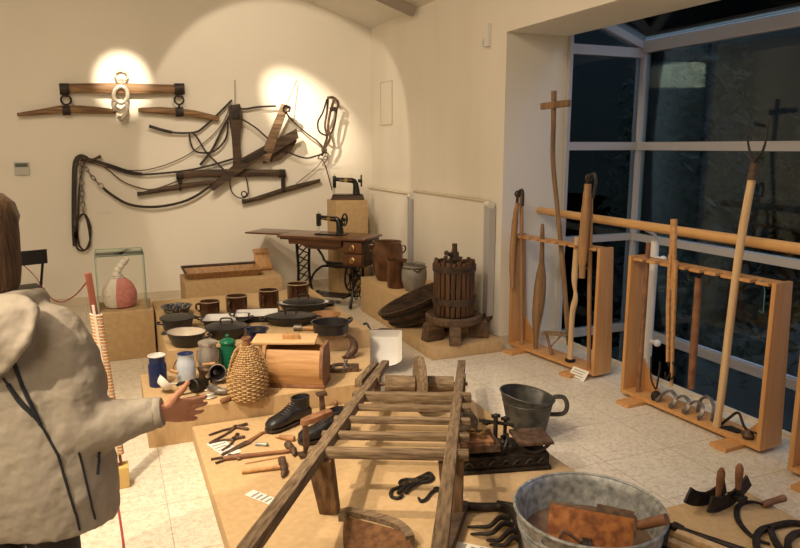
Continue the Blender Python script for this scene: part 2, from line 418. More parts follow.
struct('baseboard_reveal', b, 'skirting')
# flush hatch in the right wall
t = thing('access_hatch', 'small flush painted hatch high on the right wall beside the corner', 'hatch', (RW, 7.6, 1.94))
MB().bx(RW - 0.008, RW, 7.43, 7.77, 1.95, 2.42, 0.003).build('panel', 'wall_paint', t)
f = MB(); 
for q in ((7.42, 7.43, 1.94, 2.43), (7.77, 7.78, 1.94, 2.43), (7.43, 7.77, 1.94, 1.95), (7.43, 7.77, 2.42, 2.43)): f.bx(RW - 0.012, RW, *q)
f.build('frame', 'skirting', t)
# tie beam under the roof slope
a = V((2.98, 6.62, 0)); 
b = MB(); zc = lambda x: EAVE + SL * (RW - x)
b.beam((2.99, 6.75, zc(2.99) - 0.05), (RX, 6.75, zc(RX) - 0.05), 0.075, 0.09)
struct('trim_tie', b, 'tie_paint')

# ------------------------------------------------------------------ glazed bay beyond the hand rail
Y1 = 5.0; YS = [5.0, 2.9, 0.8, -1.3, FY]
fr = MB()
for y in YS: fr.bx(GX - 0.035, GX + 0.035, y - 0.05, y + 0.05, -1.3, 2.56)
for z, h in ((2.55, 0.10), (1.70, 0.07), (0.885, 0.06), (0.03, 0.07), (-0.82, 0.07)): fr.bx(GX - 0.04, GX + 0.04, FY, Y1, z - h / 2, z + h / 2)
w1 = struct('window_1', fr, 'frame_paint')
g = MB()
for y0, y1 in zip(YS[1:], YS[:-1]):
    for z0, z1 in ((-1.27, -0.855), (-0.785, -0.005), (0.065, 0.855), (0.915, 1.665), (1.735, 2.5)):
        g.bx(GX - 0.004, GX + 0.004, y0 + 0.05, y1 - 0.05, z0, z1)
struct('pane', g, 'window_glass', w1)
fr = MB()
for z, h in ((2.50, 0.08), (1.70, 0.07), (0.885, 0.06), (0.03, 0.07), (-0.82, 0.07)): fr.bx(PIER + 0.01, GX, Y1 - 0.035, Y1 + 0.035, z - h / 2, z + h / 2)
fr.bx(PIER + 0.001, PIER + 0.032, Y1 - 0.042, Y1 + 0.042, -1.3, 2.8)
w2 = struct('window_2', fr, 'frame_paint')
g = MB()
for z0, z1 in ((-1.27, -0.855), (-0.785, -0.005), (0.065, 0.855), (0.915, 1.665), (1.735, 2.46)):
    g.bx(PIER + 0.03, GX - 0.035, Y1 - 0.004, Y1 + 0.004, z0, z1)
g.poly([(PIER + 0.03, Y1 - 0.004, 2.54), (GX - 0.06, Y1 - 0.004, 2.54), (PIER + 0.03, Y1 - 0.004, 2.78)], (0, 0.008, 0))
struct('pane', g, 'window_glass', w2)
fr = MB(); za, zb = 2.86, 2.57
for y in (5.0, 2.9, 0.8, -1.3): fr.beam((PIER - 0.02, y, za), (GX, y, zb), 0.09, 0.10)
fr.bx(PIER - 0.02, PIER + 0.05, FY, Y1, za - 0.08, za + 0.05)
w3 = struct('window_3', fr, 'frame_paint')
g = MB()
for y0, y1 in zip(YS[1:], YS[:-1]):
    g.hexa([(PIER, y0 + 0.045, za + 0.01), (GX, y0 + 0.045, zb + 0.01), (GX, y1 - 0.045, zb + 0.01), (PIER, y1 - 0.045, za + 0.01),
            (PIER, y0 + 0.045, za + 0.02), (GX, y0 + 0.045, zb + 0.02), (GX, y1 - 0.045, zb + 0.02), (PIER, y1 - 0.045, za + 0.02)])
struct('pane', g, 'window_glass', w3)
struct('trim_upstand', MB().bx(PIER - 0.2, PIER, FY, 5.0, 2.9, 3.5), 'wall_paint')
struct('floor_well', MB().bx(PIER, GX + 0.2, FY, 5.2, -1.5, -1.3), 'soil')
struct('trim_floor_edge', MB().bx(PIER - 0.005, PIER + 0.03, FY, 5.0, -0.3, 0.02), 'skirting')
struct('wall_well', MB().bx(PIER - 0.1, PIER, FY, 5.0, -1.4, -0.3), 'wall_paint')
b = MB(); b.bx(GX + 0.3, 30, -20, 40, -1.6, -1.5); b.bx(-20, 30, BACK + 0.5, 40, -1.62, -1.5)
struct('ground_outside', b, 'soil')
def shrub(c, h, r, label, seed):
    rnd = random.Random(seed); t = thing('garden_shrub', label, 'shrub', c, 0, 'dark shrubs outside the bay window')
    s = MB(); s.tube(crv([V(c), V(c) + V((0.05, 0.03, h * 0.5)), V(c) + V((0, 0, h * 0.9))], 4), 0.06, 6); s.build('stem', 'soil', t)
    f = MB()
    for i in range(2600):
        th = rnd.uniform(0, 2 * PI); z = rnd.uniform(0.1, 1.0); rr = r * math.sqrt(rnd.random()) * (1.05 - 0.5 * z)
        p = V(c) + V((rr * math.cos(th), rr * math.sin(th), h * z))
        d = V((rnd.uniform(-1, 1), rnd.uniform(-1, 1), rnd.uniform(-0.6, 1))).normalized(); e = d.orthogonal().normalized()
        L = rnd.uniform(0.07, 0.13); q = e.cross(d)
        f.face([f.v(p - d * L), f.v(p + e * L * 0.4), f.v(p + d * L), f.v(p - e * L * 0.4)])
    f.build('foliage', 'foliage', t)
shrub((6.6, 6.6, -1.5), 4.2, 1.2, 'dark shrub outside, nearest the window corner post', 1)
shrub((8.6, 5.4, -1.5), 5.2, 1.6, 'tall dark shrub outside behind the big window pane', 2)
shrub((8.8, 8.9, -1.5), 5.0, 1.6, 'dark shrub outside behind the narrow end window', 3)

# hand rail
t = thing('hand_rail', 'round light wooden hand rail running in front of the dark window', 'hand rail', (3.38, 3.8, 0))
MB().cyl((3.38, 4.97, 1.16), (3.38, FY + 0.05, 1.16), 0.032, n=20).build('rail', 'rail_wood', t)
for y in (3.72, 1.4, -0.9):
    p = MB(); p.cyl((3.50, y, 0), (3.50, y, 1.05), 0.028, n=16); p.cyl((3.50, y, 0), (3.50, y, 0.012), 0.06)
    p.tube(crv([(3.5, y, 1.03), (3.49, y, 1.09), (3.40, y, 1.135)], 4), 0.012)
    po = p.build('post', 'white_metal', t, 'white tubular post')
    for z in (0.33, 0.93):
        k = MB(); k.cyl((3.50, y, z), (3.50, y - 0.075, z), 0.014); k.sph((3.50, y - 0.085, z), 0.026); k.build('knob', 'white_metal', po)
# wall fittings
t = thing('thermostat', 'small grey thermostat with a dark display on the back wall', 'thermostat', W(22, 175, 0))
p0, p1 = W(15, 175, 0), W(29, 162, 0)
MB().bx(p0.x, p1.x, BACK - 0.03, BACK, p0.z, p1.z, 0.004).build('case', 'grey_plastic', t)
MB().bx(p0.x + 0.012, p1.x - 0.012, BACK - 0.033, BACK - 0.028, p0.z + 0.08, p1.z - 0.012).build('display', 'lcd', t)
t = thing('wall_sensor', 'small pale sensor box high on the right wall by the pier', 'sensor', (RW, 5.27, 2.51))
MB().bx(RW - 0.04, RW, 5.24, 5.30, 2.52, 2.70, 0.006).build('case', 'white_enamel', t)
MB().bx(RW - 0.02, RW, 5.30, 5.36, 2.53, 2.59, 0.004).build('bracket', 'grey_plastic', t)
# radiators on the right wall
def radiator(y0, y1, z0, z1, label):
    t = thing('radiator', label, 'radiator', (RW, (y0 + y1) / 2, z0), 0, 'flat panel radiators')
    b = MB(); b.bx(RW - 0.075, RW - 0.02, y0 + 0.10, y1, z0, z1, 0.008); b.build('panel', 'wall_streaked', t)
    b = MB(); b.bx(RW - 0.088, RW - 0.012, y0 + 0.10, y1, z1, z1 + 0.014, 0.003); b.build('top_grille', 'skirting', t)
    b = MB(); b.bx(RW - 0.02, RW, y0 + 0.3, y0 + 0.34, z0 + 0.1, z1 - 0.1); b.bx(RW - 0.02, RW, y1 - 0.34, y1 - 0.3, z0 + 0.1, z1 - 0.1); b.build('bracket', 'white_metal', t)
    b = MB(); b.bx(RW - 0.07, RW - 0.006, y0 + 0.008, y0 + 0.092, z0, z1 - 0.045, 0.006); b.build('side_cover', 'frame_paint', t)
    k = MB(); k.cyl((RW - 0.05, y0 + 0.10, z1 - 0.02), (RW - 0.05, y0 + 0.01, z1 - 0.02), 0.028, 0.034); k.build('valve', 'white_enamel', t)
    k = MB(); k.cyl((RW - 0.05, y0 + 0.045, z0 - 0.04), (RW - 0.05, y0 + 0.045, z0 + 0.02), 0.026); k.cyl((RW - 0.05, y0 + 0.045, z0 - 0.02), (RW, y0 + 0.045, z0 - 0.02), 0.014); k.build('elbow', 'brown_iron', t)
radiator(6.74, 8.02, 0.22, 1.19, 'flat wall-coloured radiator nearest the room corner, behind the brown jars')
radiator(5.08, 6.66, 0.24, 1.23, 'flat wall-coloured radiator next to the pier, behind the wine press')

# ------------------------------------------------------------------ plinths and platforms
TZ, CZ, PZ = 0.10, 0.21, 0.35
def plinth(name, label, x0, x1, y0, y1, z0, z1, m='board', cat='plinth', rz=0):
    return solo(name, MB(Matrix.Translation(((x0 + x1) / 2, (y0 + y1) / 2, z0)) @ Matrix.Rotation(rz, 4, 'Z')).bx((x0 - x1) / 2, (x1 - x0) / 2, (y0 - y1) / 2, (y1 - y0) / 2, 0, z1 - z0, 0.012), m, label, cat)
plinth('display_platform', 'low tan platform carrying the wheelbarrow, boots and hand tools', 0.35, 2.06, 1.2, 3.955, 0, TZ)
solo('display_platform', MB().poly([(0.11, 3.965, 0), (1.46, 3.965, 0), (1.735, 4.71, 0), (0.11, 4.71, 0)], (0, 0, CZ)), 'board', 'tan platform carrying the milk cans, wicker bottle and wooden box', 'plinth')
plinth('display_platform', 'higher tan platform carrying the black pots and brown mugs', 0.285, 1.74, 4.72, 6.36, 0, PZ)
plinth('display_platform', 'small square tan platform under the curved chopper and sickle', 2.075, 2.68, 1.45, 2.18, 0, TZ, rz=0.0)
plinth('display_plinth', 'cardboard-brown box plinth under the glass case with cloth bag', -0.14, 0.27, 5.8, 6.26, 0, 0.40, 'cardboard')
plinth('display_plinth', 'long cardboard-brown box plinth against the back wall under a wooden trough', 0.66, 1.68, 7.3, 7.86, 0, 0.31, 'cardboard')
plinth('display_plinth', 'brown box plinth under the jars beside the right wall', 2.36, 2.94, 5.66, 6.68, 0, 0.36)
plinth('display_platform', 'thin tan platform under the wine press', 2.31, 2.97, 4.82, 5.65, 0, TZ)
plinth('display_plinth', 'tall narrow brown plinth in the corner under the upper sewing machine', 2.36, 2.74, 7.47, 7.84, 0, 1.09, 'cardboard')

# ------------------------------------------------------------------ on the back wall
def loop_chain(parent, pts, pitch=0.035, r=0.004, w=0.010, name='chain', m='grey_iron'):
    P = crv(pts, 10); L = [0]
    for a, c in zip(P, P[1:]): L.append(L[-1] + (c - a).length)
    n = max(2, int(L[-1] / pitch)); b = MB(); j = 0
    for i in range(n):
        s = (i + 0.5) * L[-1] / n
        while L[j + 1] < s: j += 1
        c = lerp(P[j], P[j + 1], (s - L[j]) / (L[j + 1] - L[j])); t = (P[j + 1] - P[j]).normalized()
        side = V((0, 1, 0)).cross(t); nn = V((0, 1, 0)) if i % 2 else side
        M = axisframe(c, nn, t)
        b.tube([M @ V((pitch * 0.72 * math.cos(a), w * math.sin(a), 0)) for a in [2 * PI * k / 10 for k in range(10)]], r, 5, closed=True)
    return b.build(name, m, parent)
OUT = (0, -1, 0)
def bar_on_wall(b, pts, hs, off, depth=0.05):
    """pixel polyline with heights in pixels -> a solid bar, off the wall"""
    rings = []
    for (u, v), h in zip(pts, hs):
        a, c = W(u, v - h / 2, off), W(u, v + h / 2, off)
        z1, z0 = a.z, c.z; x = a.x; y = BACK - off; d = depth * min(1, 0.4 + h / 9.0); zm = (z0 + z1) / 2; q = (z1 - z0) / 2
        rings.append([V((x, y + d / 2 * math.sin(t), zm + q * math.copysign(abs(math.cos(t)) ** 0.6, math.cos(t)))) for t in [2 * PI * k / 10 for k in range(10)]])
    b.loft(rings); return b

# upper swingletree set
t = thing('swingletree', 'wooden swingletree set with iron rings hung top left under a spotlight', 'swingletree', W(122, 120, 0.05))
bar_on_wall(MB(), [(60, 88), (75, 88), (100, 88), (122, 88.5), (150, 89), (172, 89), (184, 89)], [9, 9, 10, 11, 10, 9, 9], 0.07, 0.07).build('main_bar', 'bar_wood', t)
for u in (64, 179): bar_on_wall(MB(), [(u - 5, 89), (u + 5, 89)], [11.5, 11.5], 0.07, 0.085).build('end_cap', 'iron', t)
for (u, pts, hs) in ((66, [(17, 114.5), (20, 114.5), (40, 112), (60, 109.5), (80, 109.5), (100, 110.5), (113, 111.5), (116, 111.5)], [3.5, 4, 6, 8, 8, 7, 5, 4]),
                     (179, [(138, 110), (141, 110), (160, 110.5), (178, 112), (195, 114), (210, 117), (217, 118.5), (219, 118.7)], [3.5, 5, 7, 8, 7.5, 6, 5, 4])):
    s = bar_on_wall(MB(), pts, hs, 0.06, 0.055).build('swing_bar', 'bar_wood', t)
    bar_on_wall(MB(), [(u - 4, 110.5 if u < 100 else 112), (u + 4, 110.5 if u < 100 else 112)], [9.5, 9.5], 0.06, 0.075).build('clamp', 'iron', s)
    k = MB(); k.ring(W(u, 100, 0.07), 0.047, 0.010, OUT); k.tube([W(u, 94, 0.07), W(u, 97, 0.07)], 0.012); k.tube([W(u, 104, 0.065), W(u, 108, 0.06)], 0.012); k.build('ring', 'iron', t)
k = MB(); k.ring(W(121.5, 75, 0.06), 0.06, 0.011, OUT); k.tube([W(121.5, 79, 0.07), W(121.5, 84, 0.08)], 0.018); k.build('top_ring', 'bright_iron', t, 'bright iron top ring')
k = MB(); k.tube(crv([W(114, 98, 0.115), W(115, 90, 0.12), W(121, 86.5, 0.12), W(126.5, 90, 0.12), W(127, 98, 0.115), W(121, 103, 0.115)], 6, True), 0.022, 8, closed=True)
k.tube(crv([W(117, 101, 0.11), W(114, 106, 0.11), W(115, 111, 0.11)], 5), 0.02); k.build('shackle', 'bright_iron', t, 'pale iron shackle')
k = MB(); k.tube(crv([W(125, 101, 0.11), W(127.5, 106, 0.11), W(127, 112, 0.11), W(124, 117, 0.11), W(121, 120, 0.11), W(118.5, 116, 0.11)], 6), [0.02] * 12 + [0.026] * 10 + [0.02] * 8 + [0.012], 8); k.build('hook', 'bright_iron', t, 'pale iron hook')

# lower swingletree
t = thing('swingletree', 'dark wooden swingletree hung low across the middle of the harness', 'swingletree', W(230, 200, 0.05))
bar_on_wall(MB(), [(176, 175.5), (200, 173.5), (232, 173), (260, 173), (284, 173)], [7, 7.5, 8, 7, 7], 0.06, 0.06).build('main_bar', 'dark_wood', t)
bar_on_wall(MB(), [(176, 175.5), (183, 175)], [8.5, 8.5], 0.06, 0.075).build('end_cap', 'iron', t)
bar_on_wall(MB(), [(279, 173.5), (285, 173.5)], [8.5, 8.5], 0.06, 0.075).build('end_cap', 'iron', t)
for pts, hs, (ua, va, ub, vb) in (([(137, 194), (142, 193.5), (160, 190), (180, 186.5), (205, 183), (222, 181)], [4.5, 3.5, 5, 6, 5, 3.5], (180, 178, 180, 187)),
                ([(242, 201.5), (247, 201), (262, 197), (284, 190), (305, 184.5), (320, 180.5)], [5, 4, 5, 5.5, 5, 3.5], (283, 177, 283, 189))):
    s = bar_on_wall(MB(), pts, hs, 0.055, 0.045).build('swing_bar', 'dark_wood', t)
    k = MB(); k.tube([W(ua, va, 0.06), W(ub, vb, 0.055)], 0.022); k.ring(W(ub, vb, 0.055), 0.035, 0.012, (1, 0, 0)); k.build('link', 'iron', t)

# harness of straps and chains
t = thing('horse_harness', 'dark leather horse harness of long drooping straps hung from a wall peg', 'harness', W(82, 250, 0.03))
def strap(pts, w=0.022, off=0.035, m='leather', n=8, th=0.005):
    P = crv([W(u, v, off + (o[0] if o else 0)) for u, v, *o in pts], n)
    MB().tube(P, 0, flat=(w, th), up=OUT).build('strap', m, t)
pg = MB(); pg.cyl(W(82, 160, 0.0), W(84, 158, 0.13), 0.014); pg.build('peg', 'dark_wood', t)
pg = MB(); pg.tube(crv([W(76, 165, 0.05), W(84, 162, 0.06), W(93, 159.5, 0.06), W(101, 156, 0.06)], 5), [0.012] * 12 + [0.013, 0.015, 0.016, 0.017], 8); pg.build('toggle', 'brown_leather', t)
strap([(74, 246), (73, 225), (73, 190), (74, 164), (79, 156), (86, 157), (90, 162)], 0.028)
strap([(79, 244), (76, 225), (75.5, 190), (76.5, 166), (80, 158), (84, 162), (80, 180), (78, 215), (77, 240)], 0.02, 0.045)
strap([(75, 232), (77, 248), (85, 250), (90, 240), (90, 225), (84, 214), (77, 222), (75, 235), (80, 247)], 0.02, 0.05)
strap([(78, 244), (84, 250), (90, 244), (88, 225), (84, 214), (78, 218)], 0.018, 0.058)
strap([(80, 157), (92, 160), (112, 166), (130, 172), (142, 174)], 0.03, 0.04)
strap([(82, 160), (100, 163), (120, 171), (138, 174.5), (165, 173), (190, 170), (212, 165), (236, 158)], 0.022, 0.05)
strap([(82, 161), (104, 167), (122, 181), (140, 188), (155, 189), (178, 181)], 0.014, 0.045, 'brown_leather')
strap([(86, 160), (110, 168), (145, 170), (180, 159), (205, 142), (222, 124), (230, 106)], 0.010, 0.04, 'brown_leather')
loop_chain(t, [W(81, 163, 0.06), W(81.5, 180, 0.055), W(82.5, 200, 0.05), W(83.5, 213, 0.05)], 0.055, 0.006, 0.018)
loop_chain(t, [W(82, 162, 0.07), W(90, 174, 0.065), W(99, 184, 0.06)], 0.05, 0.006, 0.016)
k = MB(); k.ring(W(100.5, 185.5, 0.06), 0.027, 0.007, OUT); k.ring(W(83, 209, 0.055), 0.022, 0.006, OUT); k.build('ring', 'bright_iron', t, 'pale iron ring')
strap([(102, 187), (112, 195), (128, 204), (148, 207), (170, 205), (190, 199), (208, 188), (222, 177), (236, 168), (248, 158)], 0.028, 0.06)
strap([(150, 127), (165, 131), (180, 133), (196, 132), (205, 126), (216, 116), (232, 100)], 0.022, 0.05)
strap([(149, 126), (160, 129.5), (172, 132.5)], 0.034, 0.055)
strap([(232, 112), (222, 130), (212, 150), (200, 165)], 0.026, 0.06)
strap([(228, 122), (226, 138), (216, 150), (204, 153), (194, 150), (190, 140), (190, 133), (196, 136), (206, 152), (216, 162), (224, 170)], 0.020, 0.065)
strap([(236, 108), (245, 109), (258, 107), (276, 106)], 0.022, 0.05)
strap([(240, 118), (256, 128), (272, 142), (288, 152), (305, 158), (316, 156), (327, 152)], 0.018, 0.10)
strap([(234, 162), (230, 180), (232, 192), (240, 198), (248, 194), (246, 178), (240, 166)], 0.014, 0.075)
strap([(327, 152), (318, 166), (306, 176), (296, 184)], 0.008, 0.05, 'brown_leather')
strap([(284, 110), (292, 120), (305, 132), (316, 140)], 0.016, 0.055)
k = MB(); k.ring(W(244, 194, 0.08), 0.03, 0.007, OUT); k.build('ring', 'iron', t)

# wooden hames and the slanting board
t = thing('harness_hame', 'upright dark leather-bound hame hung on a wire, left of the pair', 'hame', W(237, 165, 0.06))
bar = MB(); P = crv([W(234, 105, 0.08), W(236, 116, 0.09), W(236, 130, 0.08), W(236.5, 148, 0.07), W(238, 163, 0.06)], 6)
bar.tube(P, 0, flat=([0.14 - 0.02 * abs(i - 6) / 6 if i < 12 else 0.10 - 0.02 * math.sin((i - 12) / 12 * PI) for i in range(len(P))], 0.07), up=OUT); bar.build('body', 'dark_wood', t)
k = MB(); k.cyl(W(235, 80, 0.02), W(235, 104, 0.07), 0.004, n=6); k.build('wire', 'iron', t)
k = MB(); k.box(W(235.5, 112, 0.125), (0.085, 0.03, 0.15), None, 0.008); k.build('leather_pad', 'leather', t)
t = thing('harness_hame', 'slanting worn wooden hame in the spotlight, right of the pair', 'hame', W(268, 165, 0.06))
k = MB(); k.beam(W(264, 161, 0.10), W(285, 105, 0.14), 0.115, 0.055, OUT, 0.085, 0.04, 0.008); k.build('body', 'old_wood', t)
k = MB(); k.cyl(W(297, 80, 0.02), W(286, 106, 0.12), 0.004, n=6); k.build('wire', 'iron', t)
k = MB()
for i in range(5): q = lerp(W(284, 104, 0.15), W(289, 110, 0.15), 0.3); 
k.ring(W(286, 109, 0.17), 0.035, 0.008, OUT); k.tube(crv([W(284, 105, 0.16), W(290, 107, 0.17), W(289, 112, 0.17)], 4), 0.009); k.build('buckle', 'iron', t)
b = MB()
oq = [(210, 188), (222, 175), (240, 159), (260, 148), (296, 128.5), (298, 138), (274, 153), (252, 164), (228, 180), (213, 191)]
b.poly([W(u, v, 0.10) for u, v in oq], (0, -0.03, 0))
t = thing('collar_board', 'long dark board slanting up to the right behind the harness straps', 'board', W(250, 180, 0.06))
b.build('board', 'dark_wood', t)
k = MB(); k.poly([W(u, v, 0.132) for u, v in [(240, 161), (262, 149.5), (268, 152), (246, 163)]], (0, -0.012, 0)); k.build('leather_facing', 'leather', t)
k = MB(); k.poly([W(u, v, 0.06) for u, v in [(268, 152), (296, 137), (296.5, 141), (292, 150), (280, 160), (262, 164)]], (0, -0.008, 0)); k.build('leather_flap', 'brown_leather', t)

# bridle
t = thing('bridle', 'leather bridle hanging at the right end of the harness', 'bridle', W(325, 165, 0.03))
def bst(pts, w, off, m='brown_leather', closed=False):
    MB().tube(crv([W(u, v, off) for u, v in pts], 7, closed), 0, flat=(w, 0.006), up=OUT, closed=closed).build('strap', m, t)
bst([(327, 98), (333, 97.5), (338, 102), (338, 108)], 0.03, 0.10)
bst([(327, 99), (323, 112), (318, 122), (319, 131), (325, 135), (331, 133), (335, 122), (337, 108)], 0.02, 0.11, 'leather')
bst([(328, 99), (327, 112), (325, 126), (327, 136), (325, 144), (322, 156)], 0.026, 0.09)
bst([(334, 100), (330, 114), (328, 128), (330, 138), (325, 148)], 0.03, 0.12)
bst([(330, 110), (334, 109), (337, 111)], 0.05, 0.125, 'leather')
bst([(326, 150), (318, 158), (324, 162), (332, 190)], 0.012, 0.06)
bst([(316, 140), (322, 146), (325, 150)], 0.02, 0.06)
k = MB(); k.ring(W(324, 150, 0.07), 0.03, 0.007, OUT); k.ring(W(325.5, 158, 0.06), 0.022, 0.006, OUT); k.build('bit_ring', 'grey_iron', t)
k = MB(); k.cyl(W(331, 97, 0.0), W(331, 98, 0.11), 0.010); k.build('nail', 'iron', t)

def card(c, w, h, rz, label, group, lines=3, wall=False, tilt=0):
    M = (Matrix.Translation(V(c)) @ Matrix.Rotation(PI / 2, 4, 'X')) if wall else frame(c, rz, tilt)
    t = thing('caption_card', label, 'caption card', c, 0, group)
    MB(M).box((0, 0, 0.001), (w, h, 0.002)).build('card', 'paper', t)
    b = MB(M)
    for i in range(lines):
        x = -w * 0.42
        y = h * (0.25 - 0.5 * i / max(1, lines - 1)) if lines > 1 else 0
        while x < w * (0.4 - 0.15 * (i % 2)):
            L = random.uniform(0.05, 0.11) * w; b.box((x + L / 2, y, 0.0022), (L, h * 0.07, 0.0008)); x += L + 0.02 * w
    b.build('print', 'print_ink', t)
G = 'small paper strips on the back wall'
card(W(129, 123, 0.002), 0.15, 0.03, 0, 'white paper strip on the wall just below the upper swingletree', G, 1, True)
card(W(104, 213, 0.002), 0.16, 0.03, 0, 'pale paper strip on the wall beside the hanging chain', G, 1, True)
card(W(335, 167, 0.002), 0.15, 0.03, 0, 'pale paper strip on the wall below the bridle', G, 1, True)

# ------------------------------------------------------------------ glass case and bag
t = thing('glass_case', 'clear glass display case standing on the box plinth around the bag', 'glass case', (0.045, 6.02, 0.40))
x0, x1, y0, y1, z0, z1 = -0.137, 0.225, 5.83, 6.22, 0.401, 0.845
for n_, q in (('pane', (x0, x1, y0, y0 + 0.005, z0, z1)), ('pane', (x0, x1, y1 - 0.005, y1, z0, z1)), ('pane', (x0, x0 + 0.005, y0 + 0.005, y1 - 0.005, z0, z1)), ('pane', (x1 - 0.005, x1, y0 + 0.005, y1 - 0.005, z0, z1)), ('top_pane', (x0, x1, y0, y1, z1, z1 + 0.005))):
    MB().bx(*q).build(n_, 'case_glass', t)
b = MB()
for x in (x0, x1):
    for y in (y0, y1): b.bx(x - 0.003, x + 0.003, y - 0.003, y + 0.003, z0, z1)
for y in (y0, y1): b.bx(x0, x1, y - 0.003, y + 0.003, z1 + 0.005, z1 + 0.010)
for x in (x0, x1): b.bx(x - 0.003, x + 0.003, y0, y1, z1 + 0.005, z1 + 0.010)
b.build('edge', 'green_glass_edge', t)
c = V((0.025, 6.0, 0.401))
t = thing('cloth_bag', 'pink and white cloth bag with a twisted top inside the glass case', 'bag', c, math.radians(-20))
def sackring(z, rx, ry, wob, k=28): return [c + V((rx * math.cos(a) * (1 + wob * math.sin(7 * a + z * 30)), ry * math.sin(a) * (1 + wob * math.cos(6 * a + z * 20)), z)) for a in [2 * PI * i / k for i in range(k)]]
prof = [(0.0, 0.09, 0.01), (0.012, 0.115, 0.01), (0.06, 0.132, 0.012), (0.12, 0.134, 0.015), (0.17, 0.118, 0.03), (0.205, 0.09, 0.06), (0.235, 0.055, 0.12), (0.25, 0.034, 0.15)]
full = [sackring(z, r, r * 0.9, wb) for z, r, wb in prof]
def half(full, a, e): return [[q for q in ring[a:e]] for ring in full]
for nm, m, a0, a1 in (('pink_side', 'pink_cloth', 20, 34), ('white_side', 'white_cloth', 6, 20)):
    b = MB(); R = [[b.v(ring[i % 28]) for i in range(a0, a1 + 1)] for ring in full]
    for A, B in zip(R, R[1:]):
        for j in range(len(A) - 1): b.face([A[j], A[j + 1], B[j + 1], B[j]])
    b.face(R[0])
    b.build(nm, m, t, {'pink_side': 'pink cloth half', 'white_side': 'whitish cloth half'}[nm])
tp = [c + V(q) for q in ((0, 0, 0.245), (-0.012, 0, 0.275), (0.004, 0, 0.31), (0.035, 0, 0.35), (0.07, -0.01, 0.39), (0.085, -0.01, 0.40))]
P = crv(tp, 6); b = MB(); b.tube(P, [0.033 + 0.004 * math.sin(i * 1.3) - 0.012 * i / len(P) for i in range(len(P))], 9); b.build('twisted_top', 'white_cloth', t)
b = MB()
for dz, r in ((0.245, 0.042), (0.262, 0.036)): b.ring(c + V((-0.006, 0, dz)), r, 0.008)
b.build('tie', 'white_cloth', t)

# folding chair
P0 = fl(22, 332); rz = math.radians(196)
t = thing('folding_chair', 'black folding chair standing near the back wall behind the visitor', 'chair', P0, rz)
F = T_(t)
b = MB(F); b.box((0, -0.02, 0.40), (0.40, 0.36, 0.02), None, 0.006); b.build('seat', 'black_plastic', t)
b = MB(F); b.loft([[(x, 0.235 - 0.10 * 0 + 0.02 * math.cos(x * 6) + dy, z) for dy, z in ((0, 0.66), (0.015, 0.66), (0.03, 0.79), (0.015, 0.79))] for x in [(-0.22 + 0.44 * i / 8) for i in range(9)]]); b.build('backrest', 'black_plastic', t)
for s in (-1, 1):
    b = MB(F); b.tube(crv([(s * 0.20, -0.24, 0.0), (s * 0.20, -0.05, 0.36), (s * 0.20, 0.24, 0.78)], 5), 0.012); b.build('leg', 'black_plastic', t)
    b = MB(F); b.tube([(s * 0.18, 0.24, 0.0), (s * 0.18, -0.16, 0.40)], 0.012); b.build('leg', 'black_plastic', t)
b = MB(F); b.tube([(-0.18, 0.17, 0.07), (0.18, 0.17, 0.07)], 0.008); b.tube([(-0.2, -0.19, 0.095), (0.2, -0.19, 0.095)], 0.008); b.build('stretcher', 'black_plastic', t)

# barrier post with wound yarn, and its ropes
B0 = fl(122, 485); TP = above(B0, 88, 273)
t = thing('barrier_post', 'leaning reddish post wound with orange and white yarn on a yellow block', 'post', B0)
b = MB(); b.box(B0 + V((0, 0, 0.055)), (0.075, 0.09, 0.11), None, 0.006); b.build('base', 'yellow_wood', t)
b = MB(); b.beam(B0 + V((0, 0, 0.06)), TP, 0.030, 0.022, (0, -1, 0), bev=0.004); b.build('shaft', 'red_wood', t)
b = MB(); b.beam(lerp(B0, TP, 0.12) + V((0, -0.022, 0)), lerp(B0, TP, 0.86) + V((0, -0.022, 0)), 0.012, 0.008, (0, -1, 0)); b.build('white_cord', 'yarn_white', t)
ax = (TP - B0).normalized()
for nm, m, ph in (('orange_yarn', 'yarn_orange', 0), ('white_yarn', 'yarn_white', 1)):
    b = MB()
    for i in range(44):
        f = 0.16 + 0.66 * (i + 0.5 * ph) / 44
        b.ring(lerp(B0, TP, f) + V((0.006, 0, 0)), 0.026, 0.0044, ax + V((0.25, 0, 0.0)), 14, 5, 1.0, 0.8, x=(1, 0, 0))
    b.build(nm, m, t)
R1 = W(6, 250, 0.03)
b = MB(); b.tube(crv([TP - ax * 0.03, above(lerp(B0, R1, 0.35), 74, 296), above(lerp(B0, R1, 0.55), 59, 302), above(lerp(B0, R1, 0.72), 45, 292), above(lerp(B0, R1, 0.88), 33, 274), R1], 8), 0.0045, 6)
solo('barrier_rope', b, 'rope_red', 'thin dark red rope sagging from the post towards the back wall', 'rope', 'thin red ropes at the barrier post')
b = MB(); b.cyl(R1 + V((0, 0.03, 0)), R1 - V((0, 0.02, 0)), 0.012); b.ring(R1, 0.016, 0.004, (1, 0, 0)); solo('wall_hook', b, 'iron', 'small iron hook holding the red rope on the back wall', 'hook')
b = MB(); b.tube(crv([fl(116, 493, 0.005) , fl(120, 520, 0.005), fl(124, 550, 0.005), fl(126, 580, 0.005)], 6), 0.005, 6)
solo('barrier_rope', b, 'rope_red', 'thin dark red rope lying on the floor tiles in front of the post', 'rope', 'thin red ropes at the barrier post')

